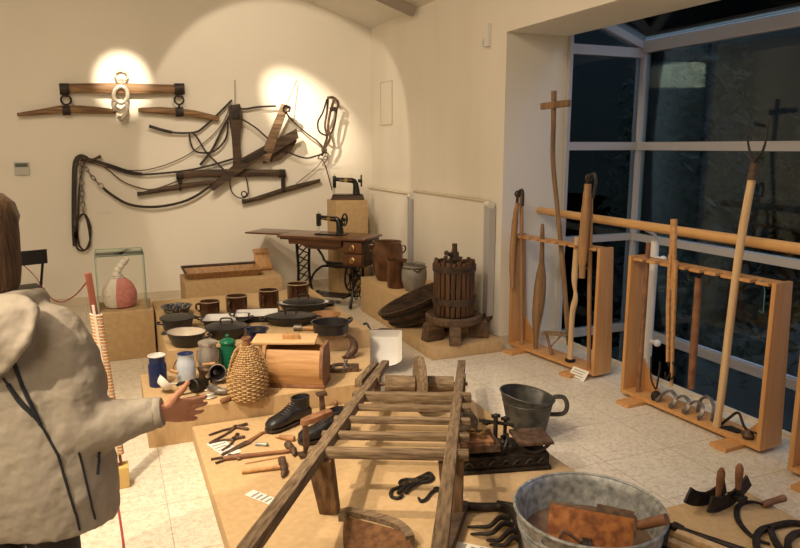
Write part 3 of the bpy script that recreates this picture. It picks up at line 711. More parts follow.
# ------------------------------------------------------------------ sewing corner
RZ = math.radians(-43.8)
t = thing('sewing_table', 'wooden treadle sewing table with black cast iron stand and open leaf', 'sewing table', (2.175, 7.13, 0), RZ)
F = T_(t); ST = F
b = MB(F); b.bx(-0.51, 0.51, -0.25, 0.25, 0.735, 0.76, 0.005); b.build('top', 'mahogany', t)
b = MB(F); b.bx(-0.985, -0.513, -0.14, 0.25, 0.742, 0.76, 0.004); b.build('leaf', 'mahogany', t)
b = MB(F); b.bx(-0.53, -0.40, -0.16, -0.10, 0.705, 0.735); b.build('leaf_support', 'mahogany', t)
b = MB(F); b.hexa([(-0.40, -0.19, 0.665), (0.22, -0.19, 0.665), (0.22, 0.2, 0.665), (-0.40, 0.2, 0.665), (-0.40, -0.21, 0.735), (0.24, -0.21, 0.735), (0.24, 0.21, 0.735), (-0.40, 0.21, 0.735)])
b.hexa([(-0.20, -0.14, 0.615), (0.12, -0.14, 0.615), (0.12, 0.16, 0.615), (-0.20, 0.16, 0.615), (-0.27, -0.17, 0.665), (0.19, -0.17, 0.665), (0.19, 0.18, 0.665), (-0.27, 0.18, 0.665)]); b.build('apron', 'mahogany', t)
b = MB(F); b.bx(0.25, 0.485, -0.20, 0.22, 0.455, 0.735, 0.004); b.build('drawer_case', 'dark_wood', t)
for z in (0.475, 0.605):
    b = MB(F); b.bx(0.262, 0.473, -0.222, -0.198, z, z + 0.118, 0.006); d = b.build('drawer', 'mahogany', t)
    k = MB(F); k.ring((0.367, -0.235, z + 0.05), 0.022, 0.0045, (0, -1, 0.35)); k.lathe([(0, 0), (0.026, 0), (0.026, 0.004), (0.012, 0.012), (0, 0.013)], 16, F and axisframe((0.367, -0.222, z + 0.062), (0, -1, 0))); k.build('ring_pull', 'brass', d, 'brass ring pull')
for sx in (-0.33, 0.33):
    b = MB(F); R = 0.013
    for s in (-1, 1):
        b.tube(crv([(sx, s * 0.15, 0.71), (sx, s * 0.135, 0.55), (sx, s * 0.12, 0.38), (sx, s * 0.14, 0.2), (sx, s * 0.19, 0.06), (sx, s * 0.215, 0.012)], 6), [0.016] * 26 + [0.02] * 4 + [0.022], 8)
    for i in range(6):
        z0, z1 = 0.16 + i * 0.09, 0.25 + i * 0.09
        b.tube(crv([(sx, -0.13, z0), (sx, -0.03, z0 + 0.03), (sx, 0.03, z1 - 0.03), (sx, 0.13, z1)], 4), 0.008, 6)
        b.tube(crv([(sx, 0.13, z0), (sx, 0.03, z0 + 0.03), (sx, -0.03, z1 - 0.03), (sx, -0.13, z1)], 4), 0.008, 6)
    b.tube([(sx, -0.15, 0.70), (sx, 0.15, 0.70)], 0.015); b.tube([(sx, -0.15, 0.155), (sx, 0.15, 0.155)], 0.012)
    for s in (-1, 1): b.ring((sx, s * 0.06, 0.115), 0.035, 0.007, (1, 0, 0), 18, 6)
    b.build('side_frame', 'black_gloss', t)
b = MB(F)
for s in (-1, 1):
    b.tube(crv([(s * 0.33, 0.14, 0.62), (s * 0.24, 0.14, 0.585), (s * 0.17, 0.14, 0.50), (s * 0.13, 0.14, 0.435), (0, 0.14, 0.425)], 6), 0.014)
    b.tube(crv([(s * 0.33, 0.14, 0.18), (s * 0.28, 0.14, 0.29), (s * 0.19, 0.14, 0.37), (s * 0.12, 0.14, 0.385), (0, 0.14, 0.38)], 6), 0.014)
b.box((0, 0.14, 0.405), (0.25, 0.012, 0.045)); b.build('brace', 'black_gloss', t)
b = MB(F)
for i in range(5): b.bx(-0.21, 0.21, -0.13 + i * 0.05, -0.105 + i * 0.05, 0.095, 0.105)
b.bx(-0.225, -0.20, -0.14, 0.11, 0.09, 0.112); b.bx(0.20, 0.225, -0.14, 0.11, 0.09, 0.112); b.tube([(-0.33, 0, 0.10), (0.33, 0, 0.10)], 0.010); b.build('treadle', 'black_gloss', t)
b = MB(F); c = (0.235, 0.02, 0.31); b.ring(c, 0.15, 0.012, (1, 0, 0), 32); b.ring(c, 0.03, 0.014, (1, 0, 0), 16)
for i in range(5):
    a = 2 * PI * i / 5; b.tube(crv([(c[0], c[1] + 0.03 * math.cos(a), c[2] + 0.03 * math.sin(a)), (c[0], c[1] + 0.09 * math.cos(a + 0.25), c[2] + 0.09 * math.sin(a + 0.25)), (c[0], c[1] + 0.15 * math.cos(a), c[2] + 0.15 * math.sin(a))], 4), 0.008, 6)
b.tube([(c[0], c[1], c[2]), (0.33, c[1], c[2])], 0.010); b.tube([(0.225, 0.05, 0.29), (0.2, 0.05, 0.10)], 0.007); b.build('flywheel', 'black_gloss', t)

def sewing_machine(loc, rz, label, base):
    t = thing('sewing_machine', label, 'sewing machine', loc, rz, 'black hand sewing machines'); F = T_(t); z = 0.0
    if base:
        b = MB(F); b.bx(-0.19, 0.19, -0.095, 0.095, 0, 0.022, 0.004); b.bx(-0.18, 0.18, -0.085, 0.085, 0.022, 0.05, 0.004); b.build('wooden_base', 'dark_wood', t); z = 0.05
    b = MB(F); b.bx(-0.17, 0.17, -0.08, 0.08, z + 0.001, z + 0.014, 0.004); b.build('bed', 'black_gloss', t)
    b = MB(F)                                                        # pillar and arm in one casting
    P = crv([(0.10, 0, z + 0.012), (0.098, 0, z + 0.07), (0.09, 0, z + 0.13), (0.065, 0, z + 0.165), (0.0, 0, z + 0.172), (-0.08, 0, z + 0.178), (-0.15, 0, z + 0.185)], 6)
    n = len(P); b.tube(P, [lerp(0.046, 0.030, min(1, i / 14)) if i < 20 else lerp(0.030, 0.022, (i - 20) / (n - 21)) for i in range(n)], 14); b.build('arm', 'black_gloss', t)
    b = MB(F); b.bx(-0.172, -0.132, -0.026, 0.026, z + 0.085, z + 0.222, 0.010); b.build('head', 'black_gloss', t)
    b = MB(F); b.cyl((-0.152, 0, z + 0.09), (-0.152, 0, z + 0.035), 0.006); b.cyl((-0.152, 0, z + 0.222), (-0.152, 0, z + 0.245), 0.007); b.box((-0.152, 0, z + 0.024), (0.022, 0.014, 0.012)); b.build('needle_bar', 'aluminium', t, 'bright needle bar')
    b = MB(F); c = (0.158, 0, z + 0.165); b.ring(c, 0.062, 0.010, (1, 0, 0), 28); b.cyl((0.12, 0, c[2]), (0.17, 0, c[2]), 0.02)
    for i in range(3):
        a = 2 * PI * i / 3 + 0.4; b.tube([c, (c[0], 0.06 * math.cos(a), c[2] + 0.06 * math.sin(a))], 0.006, 6)
    b.build('hand_wheel', 'black_gloss', t)
    b = MB(F); b.cyl((0.05, 0, z + 0.195), (0.05, 0, z + 0.235), 0.003); b.cyl((-0.06, 0.0, z + 0.195), (-0.06, 0, z + 0.215), 0.003); b.build('spool_pin', 'aluminium', t)
    b = MB(F); b.lathe([(0, -0.0315), (0.024, -0.0315), (0.024, -0.030), (0, -0.030)], 20, axisframe((-0.02, -0.0, z + 0.172), (0, 1, 0))); b.bx(-0.10, 0.05, -0.0305, -0.029, z + 0.168, z + 0.176); b.build('decal', 'brass', t, 'worn gold line on the arm')
sewing_machine(ST @ V((0.02, 0.0, 0.761)), RZ, 'black sewing machine mounted on the treadle table top', False)
sewing_machine(V((2.555, 7.64, 1.091)), math.radians(-20), 'black sewing machine on a dark base, on top of the tall corner plinth', True)

# ------------------------------------------------------------------ chest plinth: trough and card panel
t = thing('wooden_trough', 'long shallow honey-wood trough lying on the box plinth by the back wall', 'trough', (1.07, 7.58, 0.311))
b = MB(); A = [(0.70, 7.42), (1.46, 7.42), (1.46, 7.76), (0.70, 7.76)]
b.hexa([(0.74, 7.45, 0.312), (1.42, 7.45, 0.312), (1.42, 7.73, 0.312), (0.74, 7.73, 0.312), (0.74, 7.45, 0.33), (1.42, 7.45, 0.33), (1.42, 7.73, 0.33), (0.74, 7.73, 0.33)])
for s, y0, y1 in ((1, 7.45, 7.40), (-1, 7.73, 7.78)): b.hexa([(0.73, y0 - 0.01, 0.312), (1.43, y0 - 0.01, 0.312), (1.43, y0 + 0.01, 0.312), (0.73, y0 + 0.01, 0.312), (0.68, y1 - 0.012, 0.385), (1.49, y1 - 0.012, 0.385), (1.49, y1 + 0.012, 0.385), (0.68, y1 + 0.012, 0.385)])
for x0, x1 in ((0.74, 0.69), (1.42, 1.48)): b.hexa([(x0 - 0.01, 7.44, 0.312), (x0 + 0.01, 7.44, 0.312), (x0 + 0.01, 7.74, 0.312), (x0 - 0.01, 7.74, 0.312), (x1 - 0.012, 7.40, 0.385), (x1 + 0.012, 7.40, 0.385), (x1 + 0.012, 7.78, 0.385), (x1 - 0.012, 7.78, 0.385)])
b.build('body', 'flail_wood', t)
b = MB(); b.tube([(0.68, 7.78, 0.40), (1.49, 7.78, 0.40)], 0.014); b.tube([(0.68, 7.40, 0.395), (0.68, 7.78, 0.40)], 0.013); b.build('dark_rim', 'dark_wood', t, 'dark rim along the back and left end')
t = thing('square_board', 'small square brown wooden panel leaning upright at the right end of the plinth', 'panel', (1.565, 7.7, 0.311))
b = MB(); b.hexa([(1.49, 7.70, 0.312), (1.66, 7.70, 0.312), (1.66, 7.725, 0.312), (1.49, 7.725, 0.312), (1.46, 7.785, 0.55), (1.63, 7.785, 0.55), (1.63, 7.81, 0.55), (1.46, 7.81, 0.55)], 0.003); b.build('board', 'tan_wood', t)
for q in (((1.50, 7.693, 0.34), (1.645, 7.693, 0.34)), ((1.48, 7.757, 0.51), (1.625, 7.757, 0.51))): b = MB(); b.beam(*q, 0.012, 0.02); b.build('batten', 'honey_wood', t)

# ------------------------------------------------------------------ jars on the corner plinth
def ear(b, c, th, r, w, h, rad=0.008):
    d = V((math.cos(th), math.sin(th), 0)); c = V(c)
    b.tube(crv([c + d * (r - 0.004) + V((0, 0, h / 2)), c + d * (r + w) + V((0, 0, h * 0.42)), c + d * (r + w * 1.1) + V((0, 0, -h * 0.1)), c + d * (r + w * 0.5) + V((0, 0, -h * 0.42)), c + d * (r - 0.004) + V((0, 0, -h / 2))], 5), rad, 8)
JZ = 0.361
def jar(name, label, cat, c, prof, m, ears, eh, rimm=None, inner=0.01):
    t = thing(name, label, cat, c, 0)
    M = Matrix.Translation(V(c)); r, z = prof[-1]
    b = MB(M); b.lathe([(0, 0)] + prof + [(r - inner, z), (r - inner - 0.004, z - 0.03)] + [(q - inner, max(0.012, h)) for q, h in reversed(prof[:-1])] + [(0, 0.012)], 32); b.build('body', m, t)
    for th, rr, zz in ears:
        b = MB(M); ear(b, (0, 0, zz), th, rr, 0.028, eh); b.build('handle', m, t)
    if rimm: b = MB(M); b.ring((0, 0, z), r - inner / 2, inner * 0.75); b.build('rim', rimm, t)
    return t
jar('storage_jar', 'tall shiny brown glazed jar, the largest on the corner plinth', 'jar', (2.56, 6.42, JZ), [(0.105, 0), (0.125, 0.03), (0.148, 0.13), (0.158, 0.24), (0.155, 0.33), (0.142, 0.375), (0.150, 0.395)], 'copper_glaze', [(-0.6, 0.155, 0.32), (-0.6 + PI, 0.155, 0.32)], 0.07)
jar('storage_jar', 'plain brown jar standing between the tall brown and the grey jar', 'jar', (2.50, 6.03, JZ), [(0.088, 0), (0.092, 0.02), (0.098, 0.14), (0.100, 0.25), (0.106, 0.27)], 'copper_glaze', [(0.3, 0.1, 0.2)], 0.07)
t = jar('storage_jar', 'round dull grey jar with a cord round its shoulder, nearest the press', 'jar', (2.60, 5.84, JZ), [(0.085, 0), (0.100, 0.03), (0.118, 0.10), (0.120, 0.17), (0.108, 0.225), (0.098, 0.24), (0.106, 0.255)], 'grey_pot', [], 0)
b = MB(Matrix.Translation((2.60, 5.84, JZ))); b.ring((0, 0, 0.222), 0.111, 0.006); b.tube(crv([(-0.06, -0.095, 0.222), (-0.03, -0.125, 0.20), (0.0, -0.125, 0.205), (0.02, -0.113, 0.222)], 5), 0.005); b.build('cord', 'dark_wood', t)

# ------------------------------------------------------------------ wine press and leaning tub
PC = V((2.63, 5.08, TZ + 0.001))
t = thing('wine_press', 'dark slatted wooden wine press on a round base with stub legs', 'wine press', PC)
M = Matrix.Translation(PC)
for a in (188, 246, 335, 75):
    d = V((math.cos(math.radians(a)), math.sin(math.radians(a)), 0)); n = V((-d.y, d.x, 0))
    b = MB(M); b.hexa([d * 0.14 - n * 0.045, d * 0.30 - n * 0.05, d * 0.30 + n * 0.05, d * 0.14 + n * 0.045] + [d * 0.12 - n * 0.045 + V((0, 0, 0.15)), d * 0.28 - n * 0.045 + V((0, 0, 0.15)), d * 0.28 + n * 0.045 + V((0, 0, 0.15)), d * 0.12 + n * 0.045 + V((0, 0, 0.15))], 0.008); b.build('leg', 'press_base', t)
b = MB(M); b.lathe([(0, 0.13), (0.215, 0.13), (0.238, 0.15), (0.240, 0.195), (0.225, 0.205), (0.205, 0.195), (0, 0.19)], 36); b.build('base_tray', 'press_base', t)
N = 24
for i in range(N):
    a = 2 * PI * i / N; R_ = 0.163
    b = MB(M @ Matrix.Rotation(a, 4, 'Z')); b.bx(R_ - 0.010, R_ + 0.010, -0.0165, 0.0165, 0.205, 0.205 + 0.455 + 0.012 * math.sin(i * 2.3), 0.003); b.build('slat', 'press_wood', t)
for z in (0.30, 0.575):
    b = MB(M); b.lathe([(0.175, z), (0.183, z), (0.184, z + 0.055), (0.175, z + 0.055)], 40); b.build('hoop', 'dark_wood', t)
b = MB(M); b.cyl((0, 0, 0.2), (0, 0, 0.80), 0.022)
for i in range(26): b.ring((0, 0, 0.44 + i * 0.0125), 0.0225, 0.004, (0, 0, 1), 14, 4)
b.build('screw', 'brown_iron', t)
b = MB(M); b.lathe([(0, 0.40), (0.148, 0.40), (0.148, 0.43), (0, 0.43)], 28); b.build('pressing_board', 'press_wood', t)
b = MB(M); b.cyl((0, 0, 0.66), (0, 0, 0.73), 0.042, 0.036); b.tube(crv([(0, 0, 0.70), (-0.06, -0.03, 0.715), (-0.105, -0.05, 0.735)], 4), [0.016] * 7 + [0.022, 0.022], 8); b.build('nut_handle', 'dark_wood', t)
tc_ = V((2.52, 5.48, 0.29))
Mt = Matrix.Translation(tc_) @ Matrix.Rotation(math.radians(-22.8), 4, 'Z') @ Matrix.Rotation(math.radians(-24), 4, 'Y') @ Matrix.Rotation(math.radians(12), 4, 'X') @ Matrix.Diagonal((1.2, 0.5, 1.15, 1))
t = thing('wooden_tub', 'wide shallow dark tub leaning on its side behind the wine press', 'tub', (tc_.x, tc_.y, TZ))
b = MB(Mt); b.lathe([(0, -0.075), (0.25, -0.075), (0.31, 0.075), (0.325, 0.085), (0.325, 0.095), (0.298, 0.095), (0.24, -0.058), (0, -0.058)], 40); b.build('body', 'dark_wood', t)
b = MB(Mt)
for z, r in ((0.045, 0.304), (-0.03, 0.274)): b.lathe([(r - 0.006, z - 0.012), (r + 0.001, z - 0.012), (r + 0.010, z + 0.012), (r, z + 0.012)], 40)
b.build('hoop', 'iron', t)

# ------------------------------------------------------------------ pots on the upper platform
PT = PZ + 0.001; HR = -YAW
def pan(name, label, cat, c, a, bb, h, rz, m, lining=None, taper=0.8, group=None, handles=()):
    t = thing(name, label, cat, c, rz, group); F = T_(t); q = bb / a
    S = F @ Matrix.Diagonal((1, q, 1, 1))
    b = MB(S); b.lathe([(0, 0), (a * taper * 0.9, 0), (a * taper, 0.008), (a * 0.96, h * 0.85), (a, h - 0.004), (a + 0.010, h), (a + 0.010, h + 0.004), (a - 0.004, h + 0.002)] + ([] if lining else [(a * taper - 0.005, 0.012), (0, 0.010)]), 36); b.build('body', m, t)
    if lining: b = MB(S); b.lathe([(a - 0.003, h + 0.003), (a * 0.95 - 0.004, h * 0.8), (a * taper - 0.008, 0.016), (a * taper * 0.8, 0.010), (0, 0.009)], 36); b.build('lining', lining, t, 'pale enamel lining')
    for th in handles:
        k = MB(F); d = V((math.cos(th) * a, math.sin(th) * bb, h * 0.8)); n = V((-math.sin(th), math.cos(th), 0)); o = V((math.cos(th), math.sin(th), 0)) * 0.035
        k.tube(crv([d - n * 0.035, d - n * 0.03 + o, d + n * 0.03 + o, d + n * 0.035], 4), 0.007); k.build('handle', m, t)
    return t
def lid(t, a, bb, z, m, knob=True, dome=0.03, name='lid', strapped=False):
    F = T_(t); S = F @ Matrix.Diagonal((1, bb / a, 1, 1))
    b = MB(S); b.lathe([(a, z), (a, z + 0.006), (a * 0.75, z + dome * 0.75), (a * 0.3, z + dome), (0, z + dome), (0, z + dome - 0.006), (a * 0.7, z + dome * 0.7 - 0.006)], 36); l = b.build(name, m, t)
    k = MB(F)
    if strapped: k.tube(crv([(-0.04, 0, z + dome - 0.002), (-0.035, 0, z + dome + 0.03), (0.035, 0, z + dome + 0.03), (0.04, 0, z + dome - 0.002)], 5), 0.006); k.build('lid_handle', m, l)
    elif knob: k.lathe([(0, z + dome - 0.003), (0.008, z + dome), (0.008, z + dome + 0.012), (0.017, z + dome + 0.02), (0.012, z + dome + 0.03), (0, z + dome + 0.032)], 14); k.build('knob', m, l)
t = pan('cake_mould', 'speckled grey fluted baking mould behind the lidded black pot', 'baking mould', fl(177, 314, PT), 0.115, 0.115, 0.065, 0, 'speckled', None, 0.75)
b = MB(T_(t)); b.lathe([(0.045, 0.01), (0.03, 0.068), (0.022, 0.07), (0.016, 0.066), (0.03, 0.012)], 24); b.build('tube', 'speckled', t)
t = pan('cooking_pot', 'round black pot with a flat lid at the left end of the platform', 'pot', fl(178, 329, PT), 0.118, 0.118, 0.085, 0, 'black_enamel', None, 0.85, None, (0.4, PI + 0.4)); lid(t, 0.128, 0.128, 0.088, 'black_enamel', False, 0.012)
pan('roasting_pan', 'black oval roasting pan with cream lining at the front left', 'roasting pan', fl(187, 345, PT), 0.138, 0.115, 0.095, HR - 0.25, 'black_enamel', 'cream_enamel', 0.72, None, (0, PI))
t = pan('cooking_pot', 'black pot under a domed lid with a wire handle, behind the aluminium can', 'pot', fl(227, 337, PT), 0.145, 0.125, 0.075, HR, 'black_enamel', None, 0.8, None, (0.2, PI + 0.2)); lid(t, 0.150, 0.130, 0.078, 'black_enamel', True, 0.028, strapped=True)
def tray(label, c, a, bb, h, rz, m='black_enamel', lin='white_enamel'):
    t = thing('roasting_tray', label, 'roasting tray', c, rz, 'shallow black trays lined in white'); F = T_(t); rnd = 0.03
    def rr(x, y, z, r):
        out = []
        for cx, cy, a0 in ((x - r, y - r, 0), (-x + r, y - r, 90), (-x + r, -y + r, 180), (x - r, -y + r, 270)):
            for k in range(5): q = math.radians(a0 + k * 22.5); out.append((cx + r * math.cos(q), cy + r * math.sin(q), z))
        return out
    b = MB(F); b.loft([rr(a * 0.88, bb * 0.86, 0, rnd), rr(a, bb, h, rnd), rr(a + 0.012, bb + 0.012, h, rnd), rr(a + 0.012, bb + 0.012, h + 0.004, rnd), rr(a - 0.002, bb - 0.002, h + 0.002, rnd)], False); b.face([b.bm.verts[i] for i in range(20)][::-1]) if False else None
    b.box((0, 0, 0.003), (a * 1.7, bb * 1.62, 0.006)); b.build('body', m, t)
    b = MB(F); b.loft([rr(a - 0.001, bb - 0.001, h + 0.003, rnd), rr(a * 0.88 - 0.003, bb * 0.86 - 0.003, 0.008, rnd)], False); b.bm.verts.ensure_lookup_table(); b.face([b.bm.verts[20 + i] for i in range(20)]); b.build('lining', lin, t, 'white enamel lining')
    for s in (-1, 1): k = MB(F); k.tube(crv([(s * a, -0.04, h * 0.8), (s * (a + 0.04), -0.035, h), (s * (a + 0.04), 0.035, h), (s * a, 0.04, h * 0.8)], 4), 0.006); k.build('handle', m, t)
tray('black tray with white lining lying in front of the leftmost brown mug', fl(226, 323, PT), 0.165, 0.115, 0.045, HR + 0.1)
tray('black tray with white lining lying in front of the middle brown mugs', fl(257, 319, PT), 0.165, 0.125, 0.05, HR + 0.15)
def mug(c, r, h, th, label):
    t = thing('stoneware_mug', label, 'mug', c, 0, 'brown stoneware mugs'); M = Matrix.Translation(V(c))
    b = MB(M); b.lathe([(0, 0), (r * 0.92, 0), (r * 0.97, 0.008), (r, h * 0.4), (r, h * 0.93), (r * 1.04, h), (r * 0.93, h), (r * 0.90, h * 0.9), (r * 0.88, 0.012), (0, 0.01)], 30); b.build('body', 'stoneware', t)
    b = MB(M); b.ring((0, 0, h), r * 0.985, r * 0.06); b.build('rim', 'stone_rim', t, 'pale worn rim')
    b = MB(M); ear(b, (0, 0, h * 0.5), th, r, 0.03, h * 0.55, 0.009); b.build('handle', 'stoneware', t)
mug(fl(210, 315, PT), 0.080, 0.115, math.radians(150), 'lowest brown stoneware mug, leftmost in the row behind the trays')
mug(fl(237, 311, PT), 0.088, 0.130, math.radians(230), 'second brown stoneware mug from the left, behind the trays')
mug(fl(269, 307, PT), 0.085, 0.150, math.radians(235), 'third brown stoneware mug from the left, with a pale worn rim')
mug(fl(298, 300, PT), 0.095, 0.150, math.radians(250), 'largest brown stoneware mug, rightmost and nearest the sewing table')
pan('enamel_bowl', 'small blue enamel bowl behind the wooden box lid', 'bowl', fl(257, 341, PT), 0.075, 0.075, 0.085, 0, 'blue_enamel', 'black_enamel', 0.7)
t = pan('roasting_pan', 'black oval pan with a dark lid sliding off, right of the trays', 'roasting pan', fl(291, 324, PT), 0.195, 0.125, 0.06, HR + 0.12, 'black_enamel', None, 0.75, None, (0, PI)); lid(t, 0.19, 0.12, 0.064, 'black_enamel', True, 0.022, strapped=True)
t = pan('roasting_pan', 'black oval pan with white inside rim behind the lidded oval pan', 'roasting pan', fl(304, 311, PT), 0.21, 0.13, 0.075, HR + 0.1, 'black_enamel', 'white_enamel', 0.78); lid(t, 0.175, 0.105, 0.079, 'black_enamel', False, 0.03, strapped=True)
pan('small_dish', 'small flat black dish at the back near the sewing table', 'dish', fl(326, 305, PT), 0.085, 0.07, 0.025, HR, 'black_enamel', None, 0.8, None, (0.3,))
pan('clay_pan', 'shallow orange-brown clay pan behind the black frying pan', 'pan', fl(325, 321, PT), 0.115, 0.105, 0.055, HR, 'clay', None, 0.75)
t = pan('frying_pan', 'deep round black pan at the right front edge of the upper platform', 'pan', fl(331, 333, PT), 0.138, 0.12, 0.085, HR, 'black_enamel', None, 0.9)
b = MB(T_(t)); b.tube(crv([(0.09, -0.09, 0.07), (0.15, -0.03, 0.10), (0.145, 0.06, 0.10), (0.09, 0.09, 0.07)], 5), 0.008); b.build('bail_handle', 'black_enamel', t)
c = fl(302, 331, PT); t = thing('meat_mallet', 'small grey metal mallet lying before the clay pan', 'mallet', c, HR)
b = MB(T_(t)); b.cyl((-0.06, 0, 0.024), (0.0, 0.0, 0.024), 0.022, 0.024); b.build('head', 'grey_iron', t)
b = MB(T_(t)); b.tube([(0, 0, 0.024), (0.05, 0, 0.022), (0.07, 0, 0.022)], [0.010, 0.014, 0.018], 10); b.sph((0.08, 0, 0.022), 0.02); b.build('handle', 'tan_wood', t)

# ------------------------------------------------------------------ cans, bottle, box on the lower platform
CT = CZ + 0.001
def can(name, label, c, prof, m, cap=None, group='enamel and tin cans'):
    t = thing(name, label, 'can', c, 0, group); M = Matrix.Translation(V(c)) @ Matrix.Diagonal((0.87, 0.87, 1.0, 1))
    r, z = prof[-1]
    b = MB(M); b.lathe([(0, 0)] + prof + [(r - 0.004, z), (r - 0.005, z - 0.02), (prof[1][0] - 0.006, 0.012), (0, 0.01)], 28); b.build('body', m, t); return t, M
t, M = can('milk_can', 'dark blue enamel can with a white rim, leftmost of the cans', fl(158.5, 385, CT), [(0.062, 0), (0.064, 0.006), (0.064, 0.135), (0.055, 0.150), (0.055, 0.185), (0.060, 0.195)], 'blue_enamel')
b = MB(M); b.ring((0, 0, 0.196), 0.058, 0.004); b.lathe([(0.0595, 0.197), (0.054, 0.190), (0.053, 0.165), (0, 0.163)], 24); b.build('lid', 'white_enamel', t, 'whitish sunken lid')
t, M = can('milk_can', 'pale blue and white enamel can with a small wooden grip, second from left', fl(187, 383, CT), [(0.064, 0), (0.068, 0.008), (0.068, 0.135), (0.058, 0.155), (0.057, 0.185), (0.062, 0.195)], 'pale_blue_enamel')
b = MB(M); b.lathe([(0.060, 0.197), (0.052, 0.195), (0.04, 0.185), (0, 0.183)], 24); b.build('lid', 'blue_enamel', t, 'blue sunken lid')
b = MB(M); b.tube(crv([(-0.06, 0, 0.16), (-0.085, -0.02, 0.13), (-0.092, -0.045, 0.105)], 5), 0.003, 6); b.build('wire', 'iron', t)
b = MB(M); b.cyl((-0.115, -0.055, 0.112), (-0.065, -0.075, 0.095), 0.011); b.build('grip', 'honey_wood', t)
t, M = can('milk_can', 'tall dull aluminium can with a lid and hanging wire bail', fl(209.5, 379, CT), [(0.070, 0), (0.074, 0.008), (0.074, 0.180), (0.062, 0.205), (0.062, 0.232)], 'aluminium')
b = MB(M); b.lathe([(0.0, 0.236), (0.07, 0.236), (0.071, 0.252), (0.062, 0.256), (0.02, 0.266), (0, 0.266)], 28); b.build('lid', 'aluminium', t)
b = MB(M); b.tube(crv([(-0.075, 0, 0.20), (-0.085, -0.05, 0.15), (-0.05, -0.09, 0.125), (0.02, -0.09, 0.125), (0.078, -0.05, 0.15), (0.075, 0, 0.20)], 5), 0.003, 6); b.build('bail', 'iron', t)
b = MB(M); b.cyl((-0.055, -0.09, 0.125), (0.035, -0.092, 0.125), 0.010); b.build('grip', 'tan_wood', t)
t, M = can('milk_can', 'green enamel can with a knobbed lid, rightmost of the cans', fl(229, 373, CT), [(0.066, 0), (0.070, 0.008), (0.070, 0.165), (0.055, 0.190), (0.055, 0.205)], 'green_enamel')
b = MB(M); b.lathe([(0.0, 0.206), (0.061, 0.206), (0.062, 0.218), (0.045, 0.234), (0.012, 0.243), (0.010, 0.252), (0.016, 0.258), (0.010, 0.268), (0, 0.269)], 28); b.build('lid', 'green_enamel', t)
b = MB(M); b.tube(crv([(-0.062, 0, 0.18), (-0.085, 0, 0.17), (-0.087, 0, 0.10), (-0.070, 0, 0.08)], 5), 0.007); b.build('handle', 'green_enamel', t)

# wicker demijohn with woven cover
c = fl(248.5, 396.5, CT); t = thing('wicker_bottle', 'round-bellied wicker covered bottle standing before the wooden box', 'bottle', c)
M = Matrix.Translation(c) @ Matrix.Diagonal((0.85, 0.85, 0.90, 1)); pr_ = [(0.120, 0.0), (0.132, 0.03), (0.139, 0.09), (0.137, 0.15), (0.122, 0.21), (0.098, 0.26), (0.070, 0.305), (0.046, 0.34), (0.034, 0.365)]
def rad(z):
    for (r0, z0), (r1, z1) in zip(pr_, pr_[1:]):
        if z <= z1: return lerp(r0, r1, (z - z0) / (z1 - z0))
    return pr_[-1][0]
b = MB(M); b.lathe([(0, 0.001)] + [(max(0.002, r - 0.012), z + 0.001) for r, z in pr_] + [(0, 0.33)], 32); b.build('glass_body', 'dark_wood', t)
b = MB(M); NS = 26
for k in range(27):
    z = 0.006 + k * 0.0134
    b.tube([V(((rad(z) + 0.0055 * math.cos(NS / 2 * a + (k % 2) * PI)) * math.cos(a), (rad(z) + 0.0055 * math.cos(NS / 2 * a + (k % 2) * PI)) * math.sin(a), z)) for a in [2 * PI * i / 104 for i in range(104)]], 0.0066, 5, closed=True)
b.build('weave', 'wicker', t)
b = MB(M)
for i in range(NS):
    a = 2 * PI * i / NS; b.tube([V((rad(z) * math.cos(a), rad(z) * math.sin(a), z)) for z in [0.36 * j / 14 for j in range(15)]], 0.0045, 5)
b.build('stakes', 'wicker', t)
b = MB(M); b.lathe([(0.026, 0.35), (0.026, 0.395), (0.031, 0.40), (0.031, 0.412), (0.020, 0.412), (0.018, 0.36)], 18); b.build('neck', 'tool_wood', t)
for s in (-1, 1):
    b = MB(M)
    for w_ in range(2): b.tube([p + V((0, 0.006 * math.cos(i * 1.3 + w_ * PI), 0.006 * math.sin(i * 1.3 + w_ * PI))) for i, p in enumerate(crv([(s * 0.045, 0, 0.335), (s * 0.078, -0.02, 0.335), (s * 0.108, -0.03, 0.285), (s * 0.134, -0.03, 0.20)], 8))], 0.007, 6)
    b.build('handle', 'wicker', t)

# angular wooden box with a loose lid
a0, a1 = fl(270, 386.5, CT), fl(318, 388, CT)
d = (a1 - a0).normalized(); rz = math.atan2(d.y, d.x); L = (a1 - a0).length; nrm = V((-d.y, d.x, 0))
ctr = (a0 + a1) / 2 + nrm * 0.085
t = thing('wooden_box', 'honey coloured angular wooden box with bulging sides on the lower platform', 'box', ctr, rz); F = T_(t); X = L / 2 + 0.035
sec = [(0.075, 0.0), (0.09, 0.022), (0.095, 0.024), (0.125, 0.085), (0.125, 0.15), (0.082, 0.238)]
for nm, s in (('side', -1), ('side', 1)):
    b = MB(F); o = [(s * y, z) for y, z in sec[2:]]; i_ = [(s * (y - 0.014), z) for y, z in reversed(sec[2:])]
    b.poly([(-X, y, z) for y, z in o + i_], (2 * X, 0, 0)); b.build(nm, 'honey_wood', t)
for sx in (-1, 1):
    b = MB(F); b.poly([(sx * (X - 0.006) - 0.011, y, z) for y, z in [(-0.088, 0.024), (-0.128, 0.085), (-0.128, 0.165), (-0.085, 0.262), (0.085, 0.262), (0.128, 0.165), (0.128, 0.085), (0.088, 0.024)]], (0.022, 0, 0)); b.build('end_panel', 'tool_wood' if sx > 0 else 'honey_wood', t)
b = MB(F); b.bx(-X - 0.01, X + 0.01, -0.105, 0.105, 0, 0.024, 0.006); b.build('base', 'tool_wood', t)
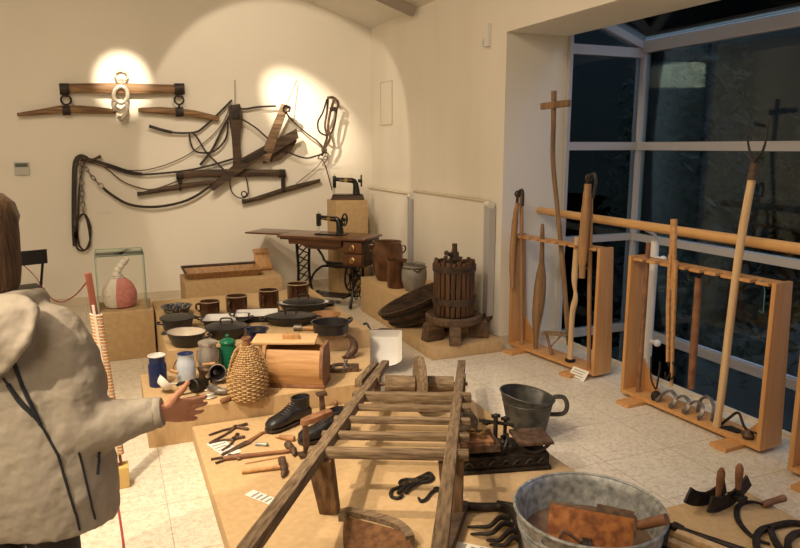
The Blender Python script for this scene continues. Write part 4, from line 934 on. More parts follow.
F2 = Matrix.Translation(F @ V((-0.075, 0.06, 0.266))) @ Matrix.Rotation(rz + 0.10, 4, 'Z') @ Matrix.Rotation(math.radians(1.5), 4, 'X')
b = MB(F2); b.bx(-X - 0.02, X + 0.005, -0.105, 0.085, 0.0, 0.016, 0.003); tl = b.build('lid', 'lid_wood', t, 'flat pale lid lying loose on top')
b = MB(F2); b.bx(-0.02, 0.085, -0.045, -0.01, 0.017, 0.048, 0.004); b.build('grip', 'tan_wood', tl)

# pieces round the box
def curved(name, label, cat, pts, r, m, n=8, group=None): return solo(name, MB().tube(crv(pts, 6), r, n), m, label, cat, group)
h0 = fl(350, 358, CT)
t = thing('shoe_tree', 'curved dark iron foot form standing near the wooden box end', 'foot form', h0)
P = crv([h0 + V((-0.04, -0.02, 0.016)), h0 + V((0.0, 0, 0.03)), h0 + V((0.035, 0.01, 0.065)), h0 + V((0.03, 0.015, 0.12)), h0 + V((0.0, 0.015, 0.155)), h0 + V((-0.028, 0.01, 0.165))], 6)
b = MB(); b.tube(P, [0.014 + 0.018 * math.sin(PI * min(1, i / 22)) for i in range(len(P))], 10); b.build('form', 'brown_iron', t)
b = MB(); b.sph(h0 + V((-0.03, 0.01, 0.163)), 0.018); b.build('knob', 'brown_iron', t)
b = MB(); b.box(h0 + V((-0.01, 0, 0.008)), (0.09, 0.05, 0.014), None, 0.004); b.build('foot', 'brown_iron', t)
h1 = fl(341, 371, CT); t = thing('iron_clamp', 'flat dark iron clamp lying at the right end of the wooden box', 'clamp', h1, HR); F = T_(t)
b = MB(F); b.tube(crv([(-0.08, 0.02, 0.02), (-0.03, 0.03, 0.035), (0.03, 0.015, 0.04), (0.09, 0.0, 0.035)], 5), 0.013); b.tube(crv([(-0.08, -0.03, 0.014), (0.0, -0.035, 0.016), (0.09, -0.005, 0.03)], 5), 0.012); b.build('jaws', 'brown_iron', t)
b = MB(F); b.cyl((0.02, -0.05, 0.02), (0.03, 0.04, 0.055), 0.009); b.sph((0.03, 0.045, 0.057), 0.014); b.cyl((-0.05, -0.04, 0.025), (-0.05, 0.04, 0.03), 0.012); b.build('screw', 'grey_iron', t)
b = MB(F); b.bx(0.06, 0.12, -0.02, 0.02, 0.0, 0.05, 0.006); b.build('block', 'brown_iron', t)

# utensils before the cans
u0 = fl(164, 393, CT); t = thing('enamel_strainer', 'whitish enamel strainer lying beside the pointing hand', 'strainer', u0, 0.3); F = T_(t)
b = MB(F @ Matrix.Rotation(math.radians(55), 4, 'Y') @ Matrix.Translation((-0.045, 0, 0.01))); b.lathe([(0, 0), (0.035, 0.004), (0.05, 0.025), (0.056, 0.045), (0.061, 0.047), (0.054, 0.047), (0.047, 0.025), (0.033, 0.008), (0, 0.005)], 24); b.build('bowl', 'white_enamel', t)
b = MB(F); b.tube(crv([(0.03, 0, 0.05), (0.09, 0.01, 0.035), (0.17, 0.02, 0.012)], 5), 0.007); b.build('handle', 'white_enamel', t)
for i, (pa, pb, lab) in enumerate((((176, 400), (206, 394.5), 'long grey spoon nearest the platform front edge'), ((172, 396.5), (203, 390), 'long grey spoon lying behind the nearest spoon'), ((182, 403), (206, 398), 'short grey spoon at the front edge beside the brass piece'))):
    A, B_ = fl(*pa, CT + 0.006), fl(*pb, CT + 0.006); dd = (B_ - A).normalized()
    t = thing('metal_spoon', lab, 'spoon', lerp(A, B_, 0.5) - V((0, 0, 0.006)), 0, 'grey metal spoons before the cans')
    b = MB(); b.tube([A, lerp(A, B_, 0.5), B_], [0.006, 0.0045, 0.0045], 8); b.build('handle', 'grey_iron', t)
    b = MB(); b.sph((0, 0, 0), 0.024, (1.5, 1, 0.28), axisframe(B_ + dd * 0.03, (0, 0, 1), dd)); b.build('bowl', 'bright_iron', t)
g0 = fl(199, 391, CT); t = thing('meat_mincer', 'black iron meat mincer lying among the spoons', 'mincer', g0, -0.4); F = T_(t)
b = MB(F); b.lathe([(0, -0.055), (0.034, -0.055), (0.036, 0.0), (0.042, 0.01), (0.042, 0.045), (0.036, 0.05), (0.033, 0.03), (0, 0.025)], 20, axisframe((0, 0, 0.045), (-0.5, -1, 0.1))); b.build('barrel', 'iron', t)
b = MB(F); b.lathe([(0.018, 0), (0.022, 0.03), (0.04, 0.06), (0.044, 0.062), (0.036, 0.058), (0.016, 0.02)], 18, axisframe((0.01, 0.03, 0.07), (0.25, 0.1, 1))); b.build('hopper', 'brown_iron', t)
b = MB(F); b.tube(crv([(0.02, 0.05, 0.045), (0.05, 0.09, 0.05), (0.05, 0.10, 0.03), (0.06, 0.09, 0.012)], 5), 0.008); b.build('crank', 'iron', t)
b = MB(F); b.tube(crv([(-0.03, 0.02, 0.045), (-0.10, 0.01, 0.05), (-0.14, 0.02, 0.03)], 4), 0.010); b.build('clamp_arm', 'iron', t)
b = MB(); b.lathe([(0, 0), (0.013, 0), (0.013, 0.018), (0.007, 0.024), (0.011, 0.032), (0.014, 0.045), (0.009, 0.058), (0, 0.06)], 16, Matrix.Translation(fl(198, 403.5, CT))); solo('brass_weight', b, 'brass', 'small yellow brass weight at the platform front edge near the hand', 'weight')
f0 = fl(219, 383, CT); t = thing('tin_funnel', 'dark open funnel lying on its side against the aluminium can', 'funnel', f0, 0); M2 = axisframe(f0 + V((0.0, 0.03, 0.058)), (-0.15, -0.9, 0.32))
b = MB(M2); b.lathe([(0.012, -0.06), (0.02, -0.03), (0.05, 0.02), (0.052, 0.045), (0.056, 0.05), (0.047, 0.046), (0.044, 0.02), (0.014, -0.03), (0.009, -0.06)], 24); b.build('cone', 'black_enamel', t)
b = MB(M2); b.ring((0, 0, 0.048), 0.052, 0.005); b.build('rim', 'grey_iron', t)
curved('drinking_horn', 'curved grey horn scoop lying under the dark funnel', 'horn', [fl(211, 387, CT + 0.024), fl(219, 391, CT + 0.024), fl(227, 391, CT + 0.022), fl(233, 387, CT + 0.02)], [0.024] * 8 + [0.02] * 6 + [0.014] * 4 + [0.010], 'grey_iron', 10)
k0, k1 = fl(221, 401.5, CT + 0.016), fl(233, 397, CT + 0.014); t = thing('wooden_pestle', 'short dark wooden pestle lying at the foot of the wicker bottle', 'pestle', lerp(k0, k1, 0.5) - V((0, 0, 0.016)))
b = MB(); b.tube([k0, lerp(k0, k1, 0.1), lerp(k0, k1, 0.6), k1], [0.010, 0.016, 0.015, 0.010], 12); b.build('head', 'tool_wood', t)
b = MB(); b.tube([lerp(k0, k1, 0.95), lerp(k0, k1, 1.35)], 0.007, 8); b.build('shank', 'grey_iron', t)

# enamel pan leaning in front of the press platform
e0 = fl(381, 376, 0.0); t = thing('enamel_pan', 'white enamel weighing pan with black outside leaning on the lower platform', 'pan', e0, -YAW); F = T_(t) @ Matrix.Translation((0, 0.05, 0.02)) @ Matrix.Rotation(math.radians(42), 4, 'X') @ Matrix.Scale(1.2, 4)
def rnd_out(z, g=0.0): 
    w_ = 0.135 - g; l = 0.28 - g; q = []
    q += [(-w_, l, z), (w_, l, z), (w_, 0.06, z)]
    q += [(w_ * math.cos(a), 0.06 - (0.06 - g) * math.sin(a), z) for a in [math.radians(x) for x in (20, 45, 70, 90, 110, 135, 160)]]
    q += [(-w_, 0.06, z)]
    return q
def scl(q, k): return [(x * k, 0.14 + (y - 0.14) * k, z) for x, y, z in q]
b = MB(F); b.loft([scl(rnd_out(0.0), 0.82), scl(rnd_out(0.035), 0.96), rnd_out(0.05), rnd_out(0.054), scl(rnd_out(0.052), 0.985)], False); b.bm.verts.ensure_lookup_table(); b.face(b.bm.verts[:11]); b.build('body', 'black_enamel', t)
b = MB(F); b.loft([scl(rnd_out(0.053), 0.984), scl(rnd_out(0.035), 0.93), scl(rnd_out(0.007), 0.80)], False); b.bm.verts.ensure_lookup_table(); b.face(b.bm.verts[22:33]); b.build('lining', 'white_enamel', t, 'white enamel lining')
b = MB(F); b.tube(crv([(-0.11, 0.27, 0.02), (-0.13, 0.32, 0.03), (-0.10, 0.34, 0.03), (-0.07, 0.28, 0.02)], 5), 0.008); b.tube(crv([(-0.03, 0.275, 0.02), (-0.02, 0.30, 0.02), (0.06, 0.30, 0.02), (0.07, 0.275, 0.02)], 5), 0.007); b.build('handle', 'black_enamel', t)

# ------------------------------------------------------------------ wheelbarrow
TT = TZ + 0.001
A0, D1, C0, D2 = V((0.32, 1.94, 0.5)), V((1.31, 2.21, -0.25)), V((0.85, 1.71, 0.5)), V((1.26, 2.24, -0.25))
t = thing('wheelbarrow', 'old grey slatted wooden wheelbarrow without a box on the low platform', 'wheelbarrow', (1.15, 2.9, TT), math.atan2(2.21, 1.31))
hd = D1.normalized()
for P0, Dd in ((A0, D1), (C0, D2)):
    b = MB(); b.beam(P0 - Dd * 0.02, P0 + Dd * 1.02, 0.052, 0.052, w2=0.052, h2=0.050, bev=0.008)
    P = [P0 - Dd * 0.02, P0 - Dd * 0.12, P0 - Dd * 0.26]; b.tube(P, [0.030, 0.026, 0.022], 12); b.build('rail', 'grey_wood', t)
cross = [(0.33, 0.052, 0.036), (0.42, 0.042, 0.032), (0.515, 0.038, 0.03), (0.60, 0.038, 0.03), (0.685, 0.048, 0.05)]
for i, (s, wv, hv) in enumerate(cross):
    a, c = A0 + D1 * s, C0 + D2 * (s - 0.01); e = (c - a).normalized()
    b = MB(); b.beam(a - e * 0.05, c + e * 0.075, wv, hv, bev=0.006); b.build('crossbar', 'grey_wood_y', t)
for P0, Dd, foot in ((A0, D1, V((0.81, 2.73, TT))), (C0, D2, V((1.285, 2.46, TT)))):
    top = P0 + Dd * 0.33 - V((0, 0, 0.02)); e = (C0 - A0).normalized()
    b = MB(); b.beam(foot, top, 0.085, 0.06, hd, 0.108, 0.07, 0.008); b.build('leg', 'old_wood_z', t)
WC = (fl(388, 384, 0.272) + fl(452, 384, 0.272)) / 2; we = (fl(452, 384, 0.272) - fl(388, 384, 0.272)).normalized()
b = MB(); b.lathe([(0, -0.026), (0.164, -0.022), (0.168, 0), (0.164, 0.022), (0, 0.026)], 36, axisframe(WC + V((0, 0, 0.002)), we + V((0.12, 0.1, 0)))); wl = b.build('wheel', 'grey_wood', t)
b = MB(); b.cyl(WC - we * 0.215, WC - we * 0.03, 0.056, 0.05, 20); b.cyl(WC + we * 0.03, WC + we * 0.205, 0.050, 0.046, 20); b.build('hub', 'grey_wood_y', wl)
b = MB(); b.cyl(WC - we * 0.29, WC + we * 0.29, 0.012); b.build('axle', 'brown_iron', wl)
for P0, Dd, s in ((A0, D1, -1), (C0, D2, 1)):
    q = P0 + Dd * (0.835 if s < 0 else 0.815)
    b = MB(); b.beam(WC + we * s * 0.262 + hd * 0.02 - V((0, 0, 0.05)), WC + we * s * 0.262 + hd * 0.03 + V((0, 0, 0.05)), 0.03, 0.06, hd); b.build('axle_bracket', 'grey_wood', t)
b = MB(); b.beam(A0 + D1 * 0.80 - we * 0.075, A0 + D1 * 1.0 - we * 0.06 + V((0, 0, 0.0)), 0.045, 0.05, bev=0.005); b.build('side_cheek', 'grey_wood', t)

# ------------------------------------------------------------------ cobbler's corner
def boot(name, label, c, rz, rx=0.0):
    t = thing(name, label, 'boot', c, rz, 'black leather ankle boots'); F = T_(t) @ Matrix.Rotation(rx, 4, 'X') @ Matrix.Diagonal((1.13, 1.08, 0.93, 1))
    def sec(x, w, h, z0=0.022, k=16, ex=0.75):
        o = []
        for i in range(k):
            a = 2 * PI * i / k; cx, sx = math.cos(a), math.sin(a)
            o.append((x, w * math.copysign(abs(cx) ** ex, cx), z0 + h / 2 + h / 2 * math.copysign(abs(sx) ** ex, sx)))
        return o
    b = MB(F)   # +x is the toe
    b.loft([sec(0.150, 0.012, 0.020, 0.03), sec(0.142, 0.030, 0.045), sec(0.115, 0.044, 0.062), sec(0.07, 0.048, 0.070), sec(0.03, 0.044, 0.088), sec(0.0, 0.040, 0.105), sec(-0.05, 0.038, 0.10), sec(-0.10, 0.036, 0.085), sec(-0.125, 0.022, 0.06)])
    R = []
    for z, x0, x1, w in ((0.06, -0.125, 0.02, 0.037), (0.10, -0.122, 0.005, 0.036), (0.135, -0.118, -0.012, 0.040), (0.165, -0.12, -0.010, 0.043), (0.168, -0.114, -0.016, 0.037), (0.12, -0.112, -0.010, 0.030)):
        cx, rx_ = (x0 + x1) / 2, (x1 - x0) / 2; R.append([(cx + rx_ * math.cos(2 * PI * i / 18), w * math.sin(2 * PI * i / 18), z) for i in range(18)])
    b.loft(R); b.build('upper', 'boot_leather', t)
    b = MB(F); outl = [(0.155, 0), (0.145, 0.03), (0.11, 0.046), (0.06, 0.046), (0.0, 0.036), (-0.06, 0.036), (-0.115, 0.036), (-0.13, 0.0)]
    outl += [(x, -y) for x, y in reversed(outl[1:-1])]
    b.poly([(x, y, 0.012) for x, y in outl], (0, 0, 0.014)); b.build('sole', 'leather', t)
    b = MB(F); b.bx(-0.128, -0.05, -0.036, 0.036, 0.0, 0.0125, 0.003); b.build('heel', 'leather', t)
    b = MB(F)
    for i in range(6):
        x, z = 0.062 - i * 0.013, 0.094 + i * 0.009
        b.tube(crv([(x, -0.022, z - 0.004), (x - 0.004, 0, z + 0.006), (x - 0.01, 0.022, z)], 3), 0.0028, 5)
    b.build('laces', 'leather', t)
boot('ankle_boot', 'black leather ankle boot standing upright on the low platform', fl(291, 425, TT), math.radians(205))
boot('ankle_boot', 'black leather ankle boot half hidden behind the cobbler iron last', fl(327, 438, TT), math.radians(190))
c = fl(307, 456, TT); t = thing('cobbler_last', 'rusty iron cobbler last on an upright stem before the boots', 'shoe last', c)
tp = above(c, 305, 424)
b = MB(); b.box(c + V((0, 0, 0.010)), (0.085, 0.055, 0.020), None, 0.005); b.box(c + V((0.02, 0, 0.026)), (0.05, 0.045, 0.014), None, 0.004); b.build('base', 'brown_iron', t)
b = MB(); b.beam(c + V((0, 0, 0.02)), tp, 0.032, 0.03, (0, -1, 0), 0.026, 0.026, 0.004); b.build('stem', 'brown_iron', t)
e = above(c + V((0.12, 0.09, 0)), 330, 414); dx = (e - tp)
b = MB(); sd = V((0.45, -0.6, 0.0)).normalized()
for nm_ in (0,):
    rings = []
    for s, w_ in ((-0.12, 0.010), (-0.06, 0.022), (0.1, 0.03), (0.35, 0.032), (0.6, 0.026), (0.85, 0.03), (1.0, 0.018)):
        p = tp + dx * s; rings.append([p + sd * w_ * x + V((0, 0, z)) for x, z in ((-1, 0), (1, 0), (0.9, 0.026), (-0.9, 0.026))])
    b.loft(rings)
b.build('foot_form', 'tool_wood', t, 'brown worn foot form')
c = fl(323, 414, TT); tp = above(c, 321.5, 395)
t = thing('iron_stake', 'short flat-headed iron stake standing behind the boots', 'stake', c)
b = MB(); b.beam(c, tp, 0.034, 0.034, (0, -1, 0), 0.026, 0.026, 0.003); b.build('shank', 'brown_iron', t)
b = MB(); b.box(tp + V((0, 0, 0.008)), (0.062, 0.05, 0.018), None, 0.004); b.build('head', 'brown_iron', t)
c = fl(341, 420, TT); t = thing('wooden_last', 'small brown wooden shoe last standing beside the barrow rail', 'shoe last', c)
b = MB(); P = crv([c + V((0.05, 0, 0.02)), c + V((0.0, 0, 0.028)), c + V((-0.025, 0, 0.06)), c + V((-0.03, 0, 0.105))], 5); b.tube(P, [0.014 + 0.014 * math.sin(PI * min(1, (i + 2) / 14)) for i in range(len(P))], 10); b.build('form', 'tool_wood', t)
b = MB(); b.sph(c + V((-0.03, 0, 0.112)), 0.014); b.build('knob', 'tool_wood', t)

def pincers(label, h1, h2, pv, j1, j2, r=0.007):
    z = TT + r
    A, B_, Pv, J1, J2 = fl(*h1, z), fl(*h2, z), fl(*pv, z), fl(*j1, z), fl(*j2, z)
    t = thing('pincers', label, 'pincers', lerp(A, Pv, 0.5) - V((0, 0, r)), 0, 'dark iron pincers on the low platform')
    for H, J in ((A, J2), (B_, J1)):
        m = lerp(H, Pv, 0.55); sd = (H - lerp(A, B_, 0.5)) * 0.25
        b = MB(); P = crv([H, m + sd * 0.8, lerp(m, Pv, 0.7) + sd * 0.3, Pv + V((0, 0, 0.003)), J], 5); n = len(P)
        b.tube(P, [r * (0.85 + 0.5 * (i / n)) for i in range(n)], 8); b.sph(J, r * 1.5, (1.2, 1, 0.8)); b.build('jaw_arm', 'brown_iron', t)
    b = MB(); b.cyl(Pv - V((0, 0, r * 0.8)), Pv + V((0, 0, r * 1.8)), r * 1.5); b.build('rivet', 'iron', t)
pincers('iron pincers farthest from the camera, behind the other pincers', (209.0, 435.0), (210.9, 442.1), (235.5, 427.4), (245.9, 424.1), (246.9, 428.9))
pincers('small open iron pincers lying on the white card', (209.0, 443.1), (222.2, 450.2), (233.6, 439.3), (243.1, 436.9), (237.4, 434.1))
pincers('worn iron pincers with short legs left of the hammers', (210.9, 459.2), (215.6, 463.0), (229.8, 456.8), (238.3, 454.9), (239.3, 458.7))
z = TT + 0.005
t = thing('rasp', 'long brown flat rasp lying slantwise between pincers and hammers', 'rasp', fl(245.0, 443.1, TT))
b = MB(); a, c = fl(222.2, 454.9, z), fl(248.8, 441.7, z); b.beam(a, c, 0.018, 0.008, w2=0.045, bev=0.002); b.build('blade', 'brown_iron', t)
b = MB(); b.beam(c, fl(262.0, 433.1, z), 0.03, 0.010, w2=0.018, bev=0.002); b.beam(fl(262.0, 433.1, z), fl(271.5, 430.3, z), 0.018, 0.009, w2=0.034, bev=0.002); b.build('handle', 'tool_wood', t)
def hammer(label, h0, h1, ha, hb, claw):
    r = 0.013; z = TT + r; A, B_ = fl(*h0, z), fl(*h1, z); Ha, Hb = fl(*ha, z + 0.004), fl(*hb, z + 0.004); c = (Ha + Hb) / 2
    t = thing('hammer', label, 'hammer', lerp(A, B_, 0.5) - V((0, 0, r)), 0, 'wooden handled hammers')
    b = MB(); b.tube([A, lerp(A, B_, 0.1), lerp(A, B_, 0.6), B_], [r * 0.9, r, r * 0.75, r * 0.7], 10); b.build('handle', 'tan_wood' if claw else 'tool_wood', t)
    b = MB(); hd_ = (Hb - Ha).normalized(); L_ = (Hb - Ha).length
    b.tube(crv([Ha, Ha + hd_ * L_ * 0.3, c, Hb - hd_ * L_ * 0.25 + V((0, 0, 0.004)), Hb + (A - B_).normalized() * 0.012 - V((0, 0, 0.006))], 4), [0.021] * 6 + [0.017] * 3 + [0.019] * 3 + [0.014] * 3 + [0.007] * 2, 10); b.build('head', 'brown_iron', t)
hammer('dark handled hammer lying behind the claw hammer on the low platform', (223.2, 458.3), (290.5, 450.7), (287.6, 444.0), (296.2, 454.0), False)
hammer('claw hammer with a light reddish handle, nearest the front', (241.7, 471.5), (282.9, 466.8), (282.0, 459.7), (284.8, 475.3), True)
a, c = fl(245.0, 463.5, TT + 0.004), fl(285.7, 455.9, TT + 0.004)
solo('wooden_skewer', MB().tube([a, c], [0.003, 0.004], 6), 'tan_wood', 'thin wooden stick lying between the two hammers', 'stick')
a, c = fl(274.4, 436.0, TT + 0.012), fl(294.3, 438.8, TT + 0.014); t = thing('awl', 'short orange-brown awl handle lying before the boots', 'awl', lerp(a, c, 0.5) - V((0, 0, 0.013)))
b = MB(); b.tube([lerp(a, c, 0.25), lerp(a, c, 0.4), lerp(a, c, 0.8), c], [0.009, 0.013, 0.017, 0.014], 12); b.build('handle', 'clay', t)
b = MB(); b.tube([a, lerp(a, c, 0.3)], [0.004, 0.009], 8); b.build('ferrule', 'honey_wood', t)
a, c = fl(255.4, 444.0, TT + 0.009), fl(266.8, 444.5, TT + 0.009); t = thing('small_tin', 'small grey-green tin tube lying near the awl', 'tin', lerp(a, c, 0.5) - V((0, 0, 0.009)))
b = MB(); b.cyl(a, c, 0.009); b.build('tube', 'zinc', t); b = MB(); b.cyl(lerp(a, c, 0.98), lerp(a, c, 1.1), 0.0095); b.build('cap', 'green_enamel', t)
def card_px(q, z, label, group):
    P = [fl(u, v, z) for u, v in q]; c = sum(P, V((0, 0, 0))) / 4
    ex = (P[1] - P[0] + P[2] - P[3]) / 2; w_ = ex.length; h_ = ((P[3] - P[0]) + (P[2] - P[1])).length / 2
    card(c, w_, h_, math.atan2(ex.y, ex.x), label, group, 4)
GC = 'white caption cards among the tools'
card_px([(209.9, 443.1), (227.0, 438.3), (237.4, 452.6), (221.3, 458.3)], TT, 'white caption card under the small open pincers', GC)
card_px([(247.8, 493.3), (256.4, 488.6), (277.2, 501.9), (267.7, 507.6)], TT, 'white caption card lying alone beside the barrow rail', GC)
card_px([(449, 550), (453, 540), (505, 552), (500, 562)], TT, 'white caption card near the iron fork at the bottom edge', GC)
card_px([(443, 500), (446, 494), (465, 493), (462, 501)], TT, 'small pale card beside the barrow leg and the scales', GC)

# shears and hooks under the barrow
c = fl(418, 486, TT + 0.010); t = thing('iron_shears', 'black iron shears with loop handles lying under the barrow', 'shears', c - V((0, 0, 0.01)))
for k, (u, v) in enumerate(((407, 482), (424, 479))):
    b = MB(); q = fl(u, v, TT + 0.012); b.ring(q, 0.030, 0.008, (0, 0, 1), 20, 7, 1.25, 0.9); b.tube(crv([q + V((0.03, 0.01, 0)), fl(415, 484, TT + 0.016), fl(404 + 3 * k, 488 + 2 * k, TT + 0.014), fl(398 + 8 * k, 493, TT + 0.010)], 5), 0.009, 8); b.build('blade', 'iron', t)
def ihook(label, pts):
    P = crv([fl(u, v, TT + 0.008) for u, v in pts], 6); t = thing('iron_hook', label, 'hook', P[len(P) // 2] - V((0, 0, 0.008)), 0, 'black iron hooks under the barrow')
    b = MB(); b.tube(P, [0.008] * (len(P) - 4) + [0.007, 0.006, 0.004, 0.002], 8); b.build('hook', 'iron', t)
    b = MB(); b.ring(P[0], 0.014, 0.005); b.build('eye', 'iron', t)
ihook('black S-curved iron hook at the left of the shears', [(408, 484), (400, 487), (392, 490), (391, 496), (398, 498), (404, 494)])
ihook('black iron hook beside the right barrow leg', [(437, 489), (431, 493), (426, 499), (421, 501), (418, 497)])
ihook('small black iron hook at the far side of the shears', [(414, 480), (424, 475), (430, 473), (433, 478), (427, 482)])

# wooden shovel blade at the bottom edge
t = thing('grain_shovel', 'worn brown wooden grain shovel with a grey tip at the bottom edge', 'shovel', fl(345, 548, TT))
TL, TR = fl(344, 513, 0.15), fl(405, 529, 0.15); dn = V((-0.10, -0.42, -0.02)); n = (TR - TL).cross(dn).normalized()
if n.z < 0: n = -n
b = MB(); e = (TR - TL).normalized()
b.loft([[TL + dn * s - e * x + n * (0.0 + lift), TR + dn * s + e * x + n * lift, TR + dn * s + e * x + n * (lift - 0.018), TL + dn * s - e * x + n * (lift - 0.018)] for s, x, lift in ((0.05, 0.0, 0.0), (0.3, 0.02, -0.012), (0.7, 0.03, -0.016), (1.0, 0.03, -0.012), (1.15, 0.0, -0.008))]); b.build('blade', 'shovel_wood', t)
b = MB(); P = crv([TL + dn * 0.12 - e * 0.012, TL + dn * 0.02, lerp(TL, TR, 0.15) - dn * 0.03 + n * 0.008, lerp(TL, TR, 0.8) - dn * 0.02 + n * 0.012, TR + dn * 0.03, TR + dn * 0.14 + e * 0.012], 6); b.tube(P, 0, flat=(0.036, 0.024), up=n); b.build('tip', 'grey_wood', t, 'grey worn tip edge')
b = MB(); h0 = lerp(TL, TR, 0.5) + dn * 1.1; b.cyl(h0 - dn * 0.2, h0 + V((-0.10, -0.5, -0.005)), 0.017); b.build('handle', 'tool_wood', t)

# ------------------------------------------------------------------ kitchen scales and zinc jug
S0, S1, S2 = fl(463, 476, TT), fl(549, 470, TT), fl(553, 438, TT)
ex = (S1 - S0).normalized(); rz = math.atan2(ex.y, ex.x); ctr = (S0 + S1) / 2 + V((-ex.y, ex.x, 0)) * 0.12
t = thing('kitchen_scales', 'dark iron shop scales with a tray of brass weights and a flat plate', 'scales', ctr, rz); F = T_(t)
b = MB(F); b.bx(-0.235, 0.235, -0.12, 0.12, 0, 0.022, 0.005); b.bx(-0.225, 0.225, -0.11, 0.11, 0.022, 0.085, 0.006)
for x in (-0.20, 0.20):
    for y in (-0.10, 0.10): b.cyl((x, y, 0.0), (x, y, 0.006), 0.018)
b.build('base', 'iron', t)
b = MB(F)
for i in range(7):
    x = -0.19 + i * 0.063; b.tube(crv([(x - 0.025, -0.114, 0.04), (x, -0.117, 0.065), (x + 0.025, -0.114, 0.04)], 4), 0.006, 6); b.ring((x, -0.114, 0.048), 0.012, 0.004, (0, 1, 0), 12, 5)
b.build('ornament', 'iron', t)
b = MB(F); b.bx(0.06, 0.24, -0.13, 0.055, 0.138, 0.155, 0.006); b.build('plate', 'brown_iron', t)
b = MB(F); b.tube([(0.145, -0.02, 0.08), (0.145, -0.02, 0.139)], 0.016)
for y in (-0.11, 0.06): b.tube(crv([(0.07, y, 0.139), (0.10, y, 0.11), (0.145, y, 0.095), (0.19, y, 0.11), (0.225, y, 0.139)], 5), 0.009)
b.build('plate_support', 'iron', t)
b = MB(F)
b.hexa([(-0.23, -0.12, 0.12), (-0.045, -0.12, 0.12), (-0.045, 0.06, 0.12), (-0.23, 0.06, 0.12), (-0.24, -0.13, 0.126), (-0.035, -0.13, 0.126), (-0.035, 0.07, 0.126), (-0.24, 0.07, 0.126)])
for q in ((-0.24, -0.035, -0.13, -0.124), (-0.24, -0.035, 0.064, 0.07), (-0.24, -0.234, -0.13, 0.07), (-0.041, -0.035, -0.13, 0.07)): b.bx(*q, 0.12, 0.155)
b.cyl((-0.14, -0.03, 0.08), (-0.14, -0.03, 0.122), 0.02); b.build('weight_tray', 'brown_iron', t)
b = MB(F); b.tube([(-0.02, 0.02, 0.08), (-0.02, 0.02, 0.24)], 0.012); b.tube([(0.04, 0.05, 0.08), (0.04, 0.05, 0.21)], 0.010); b.tube([(-0.10, 0.05, 0.215), (0.08, 0.03, 0.185)], 0.010)
for p in ((-0.02, 0.02, 0.245), (0.04, 0.05, 0.215), (-0.06, 0.045, 0.20), (0.0, -0.05, 0.13), (0.03, -0.08, 0.12)): b.box(p, (0.045, 0.02, 0.015), None, 0.003); b.sph(p, 0.014)
b.tube(crv([(-0.02, -0.10, 0.09), (0.01, -0.08, 0.15), (0.03, -0.02, 0.16), (0.02, 0.04, 0.12)], 5), 0.008); b.build('mechanism', 'iron', t)
WG = 'brass weights in the scales tray'
for i, (x, y, r, h, lab) in enumerate(((-0.195, -0.03, 0.024, 0.05, 'largest'), (-0.145, 0.01, 0.021, 0.042, 'second largest'), (-0.10, -0.02, 0.018, 0.034, 'middle'), (-0.075, 0.025, 0.014, 0.026, 'small'))):
    w_ = thing('brass_weight', lab + ' dull brass weight in the wooden block on the scales tray', 'weight', F @ V((x, y, 0.146)), 0, WG); Mw = Matrix.Translation(w_.location)
    b = MB(Mw); b.lathe([(0, 0), (r, 0), (r, h * 0.6), (r * 0.5, h * 0.7)], 18); b.build('body', 'brass', w_)
    b = MB(Mw); b.lathe([(r * 0.4, h * 0.68), (r * 0.45, h * 0.8), (r * 0.7, h * 0.9), (r * 0.4, h), (0, h * 1.02)], 16); b.build('knob', 'brass', w_)
w_ = thing('weight_block', 'wooden block holding brass weights in the scales tray', 'block', F @ V((-0.135, -0.005, 0.127)), rz)
b = MB(T_(w_)); b.bx(-0.085, 0.085, -0.06, 0.06, 0, 0.0185, 0.003); b.build('block', 'tool_wood', w_)
b = MB(T_(w_)); b.bx(-0.085, 0.06, -0.078, -0.062, 0, 0.012, 0.002); b.build('ledge', 'tool_wood', w_)
P0 = fl(466, 434, TT); t = thing('wooden_block', 'rounded grey block standing behind the scales next to the barrow', 'block', P0, rz); F2 = T_(t)
b = MB(F2); b.loft([[(x, y * k, z) for x, z in ((-0.05, 0.0), (0.05, 0), (0.055, 0.10), (0.035, 0.135), (-0.035, 0.14), (-0.055, 0.11))] for y, k in ((-0.05, 1), (0.05, 1))]); b.build('body', 'grey_iron', t)
b = MB(F2); b.bx(-0.058, 0.058, -0.054, 0.054, 0.03, 0.045, 0.003); b.build('band', 'iron', t)
J = V((2.178, 3.25, 0.001)); t = thing('zinc_jug', 'grey zinc measuring bucket with a side handle behind the scales', 'jug', J); M = Matrix.Translation(J)
rings = []
for z, r in ((0.0, 0.098), (0.004, 0.102), (0.05, 0.110), (0.25, 0.150)):
    rings.append([(r * math.cos(a), r * math.sin(a), z) for a in [2 * PI * i / 36 for i in range(36)]])
def slant(r, dz, k=1.0): return [(r * math.cos(a) * 1.0 - 0.008 * (math.cos(a - 2.7) > 0.9), r * math.sin(a), 0.272 + dz + 0.026 * math.cos(a - 2.75)) for a in [2 * PI * i / 36 for i in range(36)]]
b = MB(M); b.loft(rings + [slant(0.155, 0), slant(0.150, 0.0)] + [[(r * math.cos(a), r * math.sin(a), z) for a in [2 * PI * i / 36 for i in range(36)]] for z, r in ((0.25, 0.145), (0.05, 0.105), (0.006, 0.096))]); b.build('body', 'zinc_dark', t)
b = MB(M); b.tube(slant(0.154, 0.0), 0.005, 7, closed=True); b.build('rim', 'zinc_dark', t)
b = MB(M); b.ring((0, 0, 0.012), 0.105, 0.004); b.build('foot_ring', 'zinc_dark', t)
b = MB(M); b.ring((0, 0, 0.235), 0.1475, 0.003); b.build('band', 'zinc_dark', t)
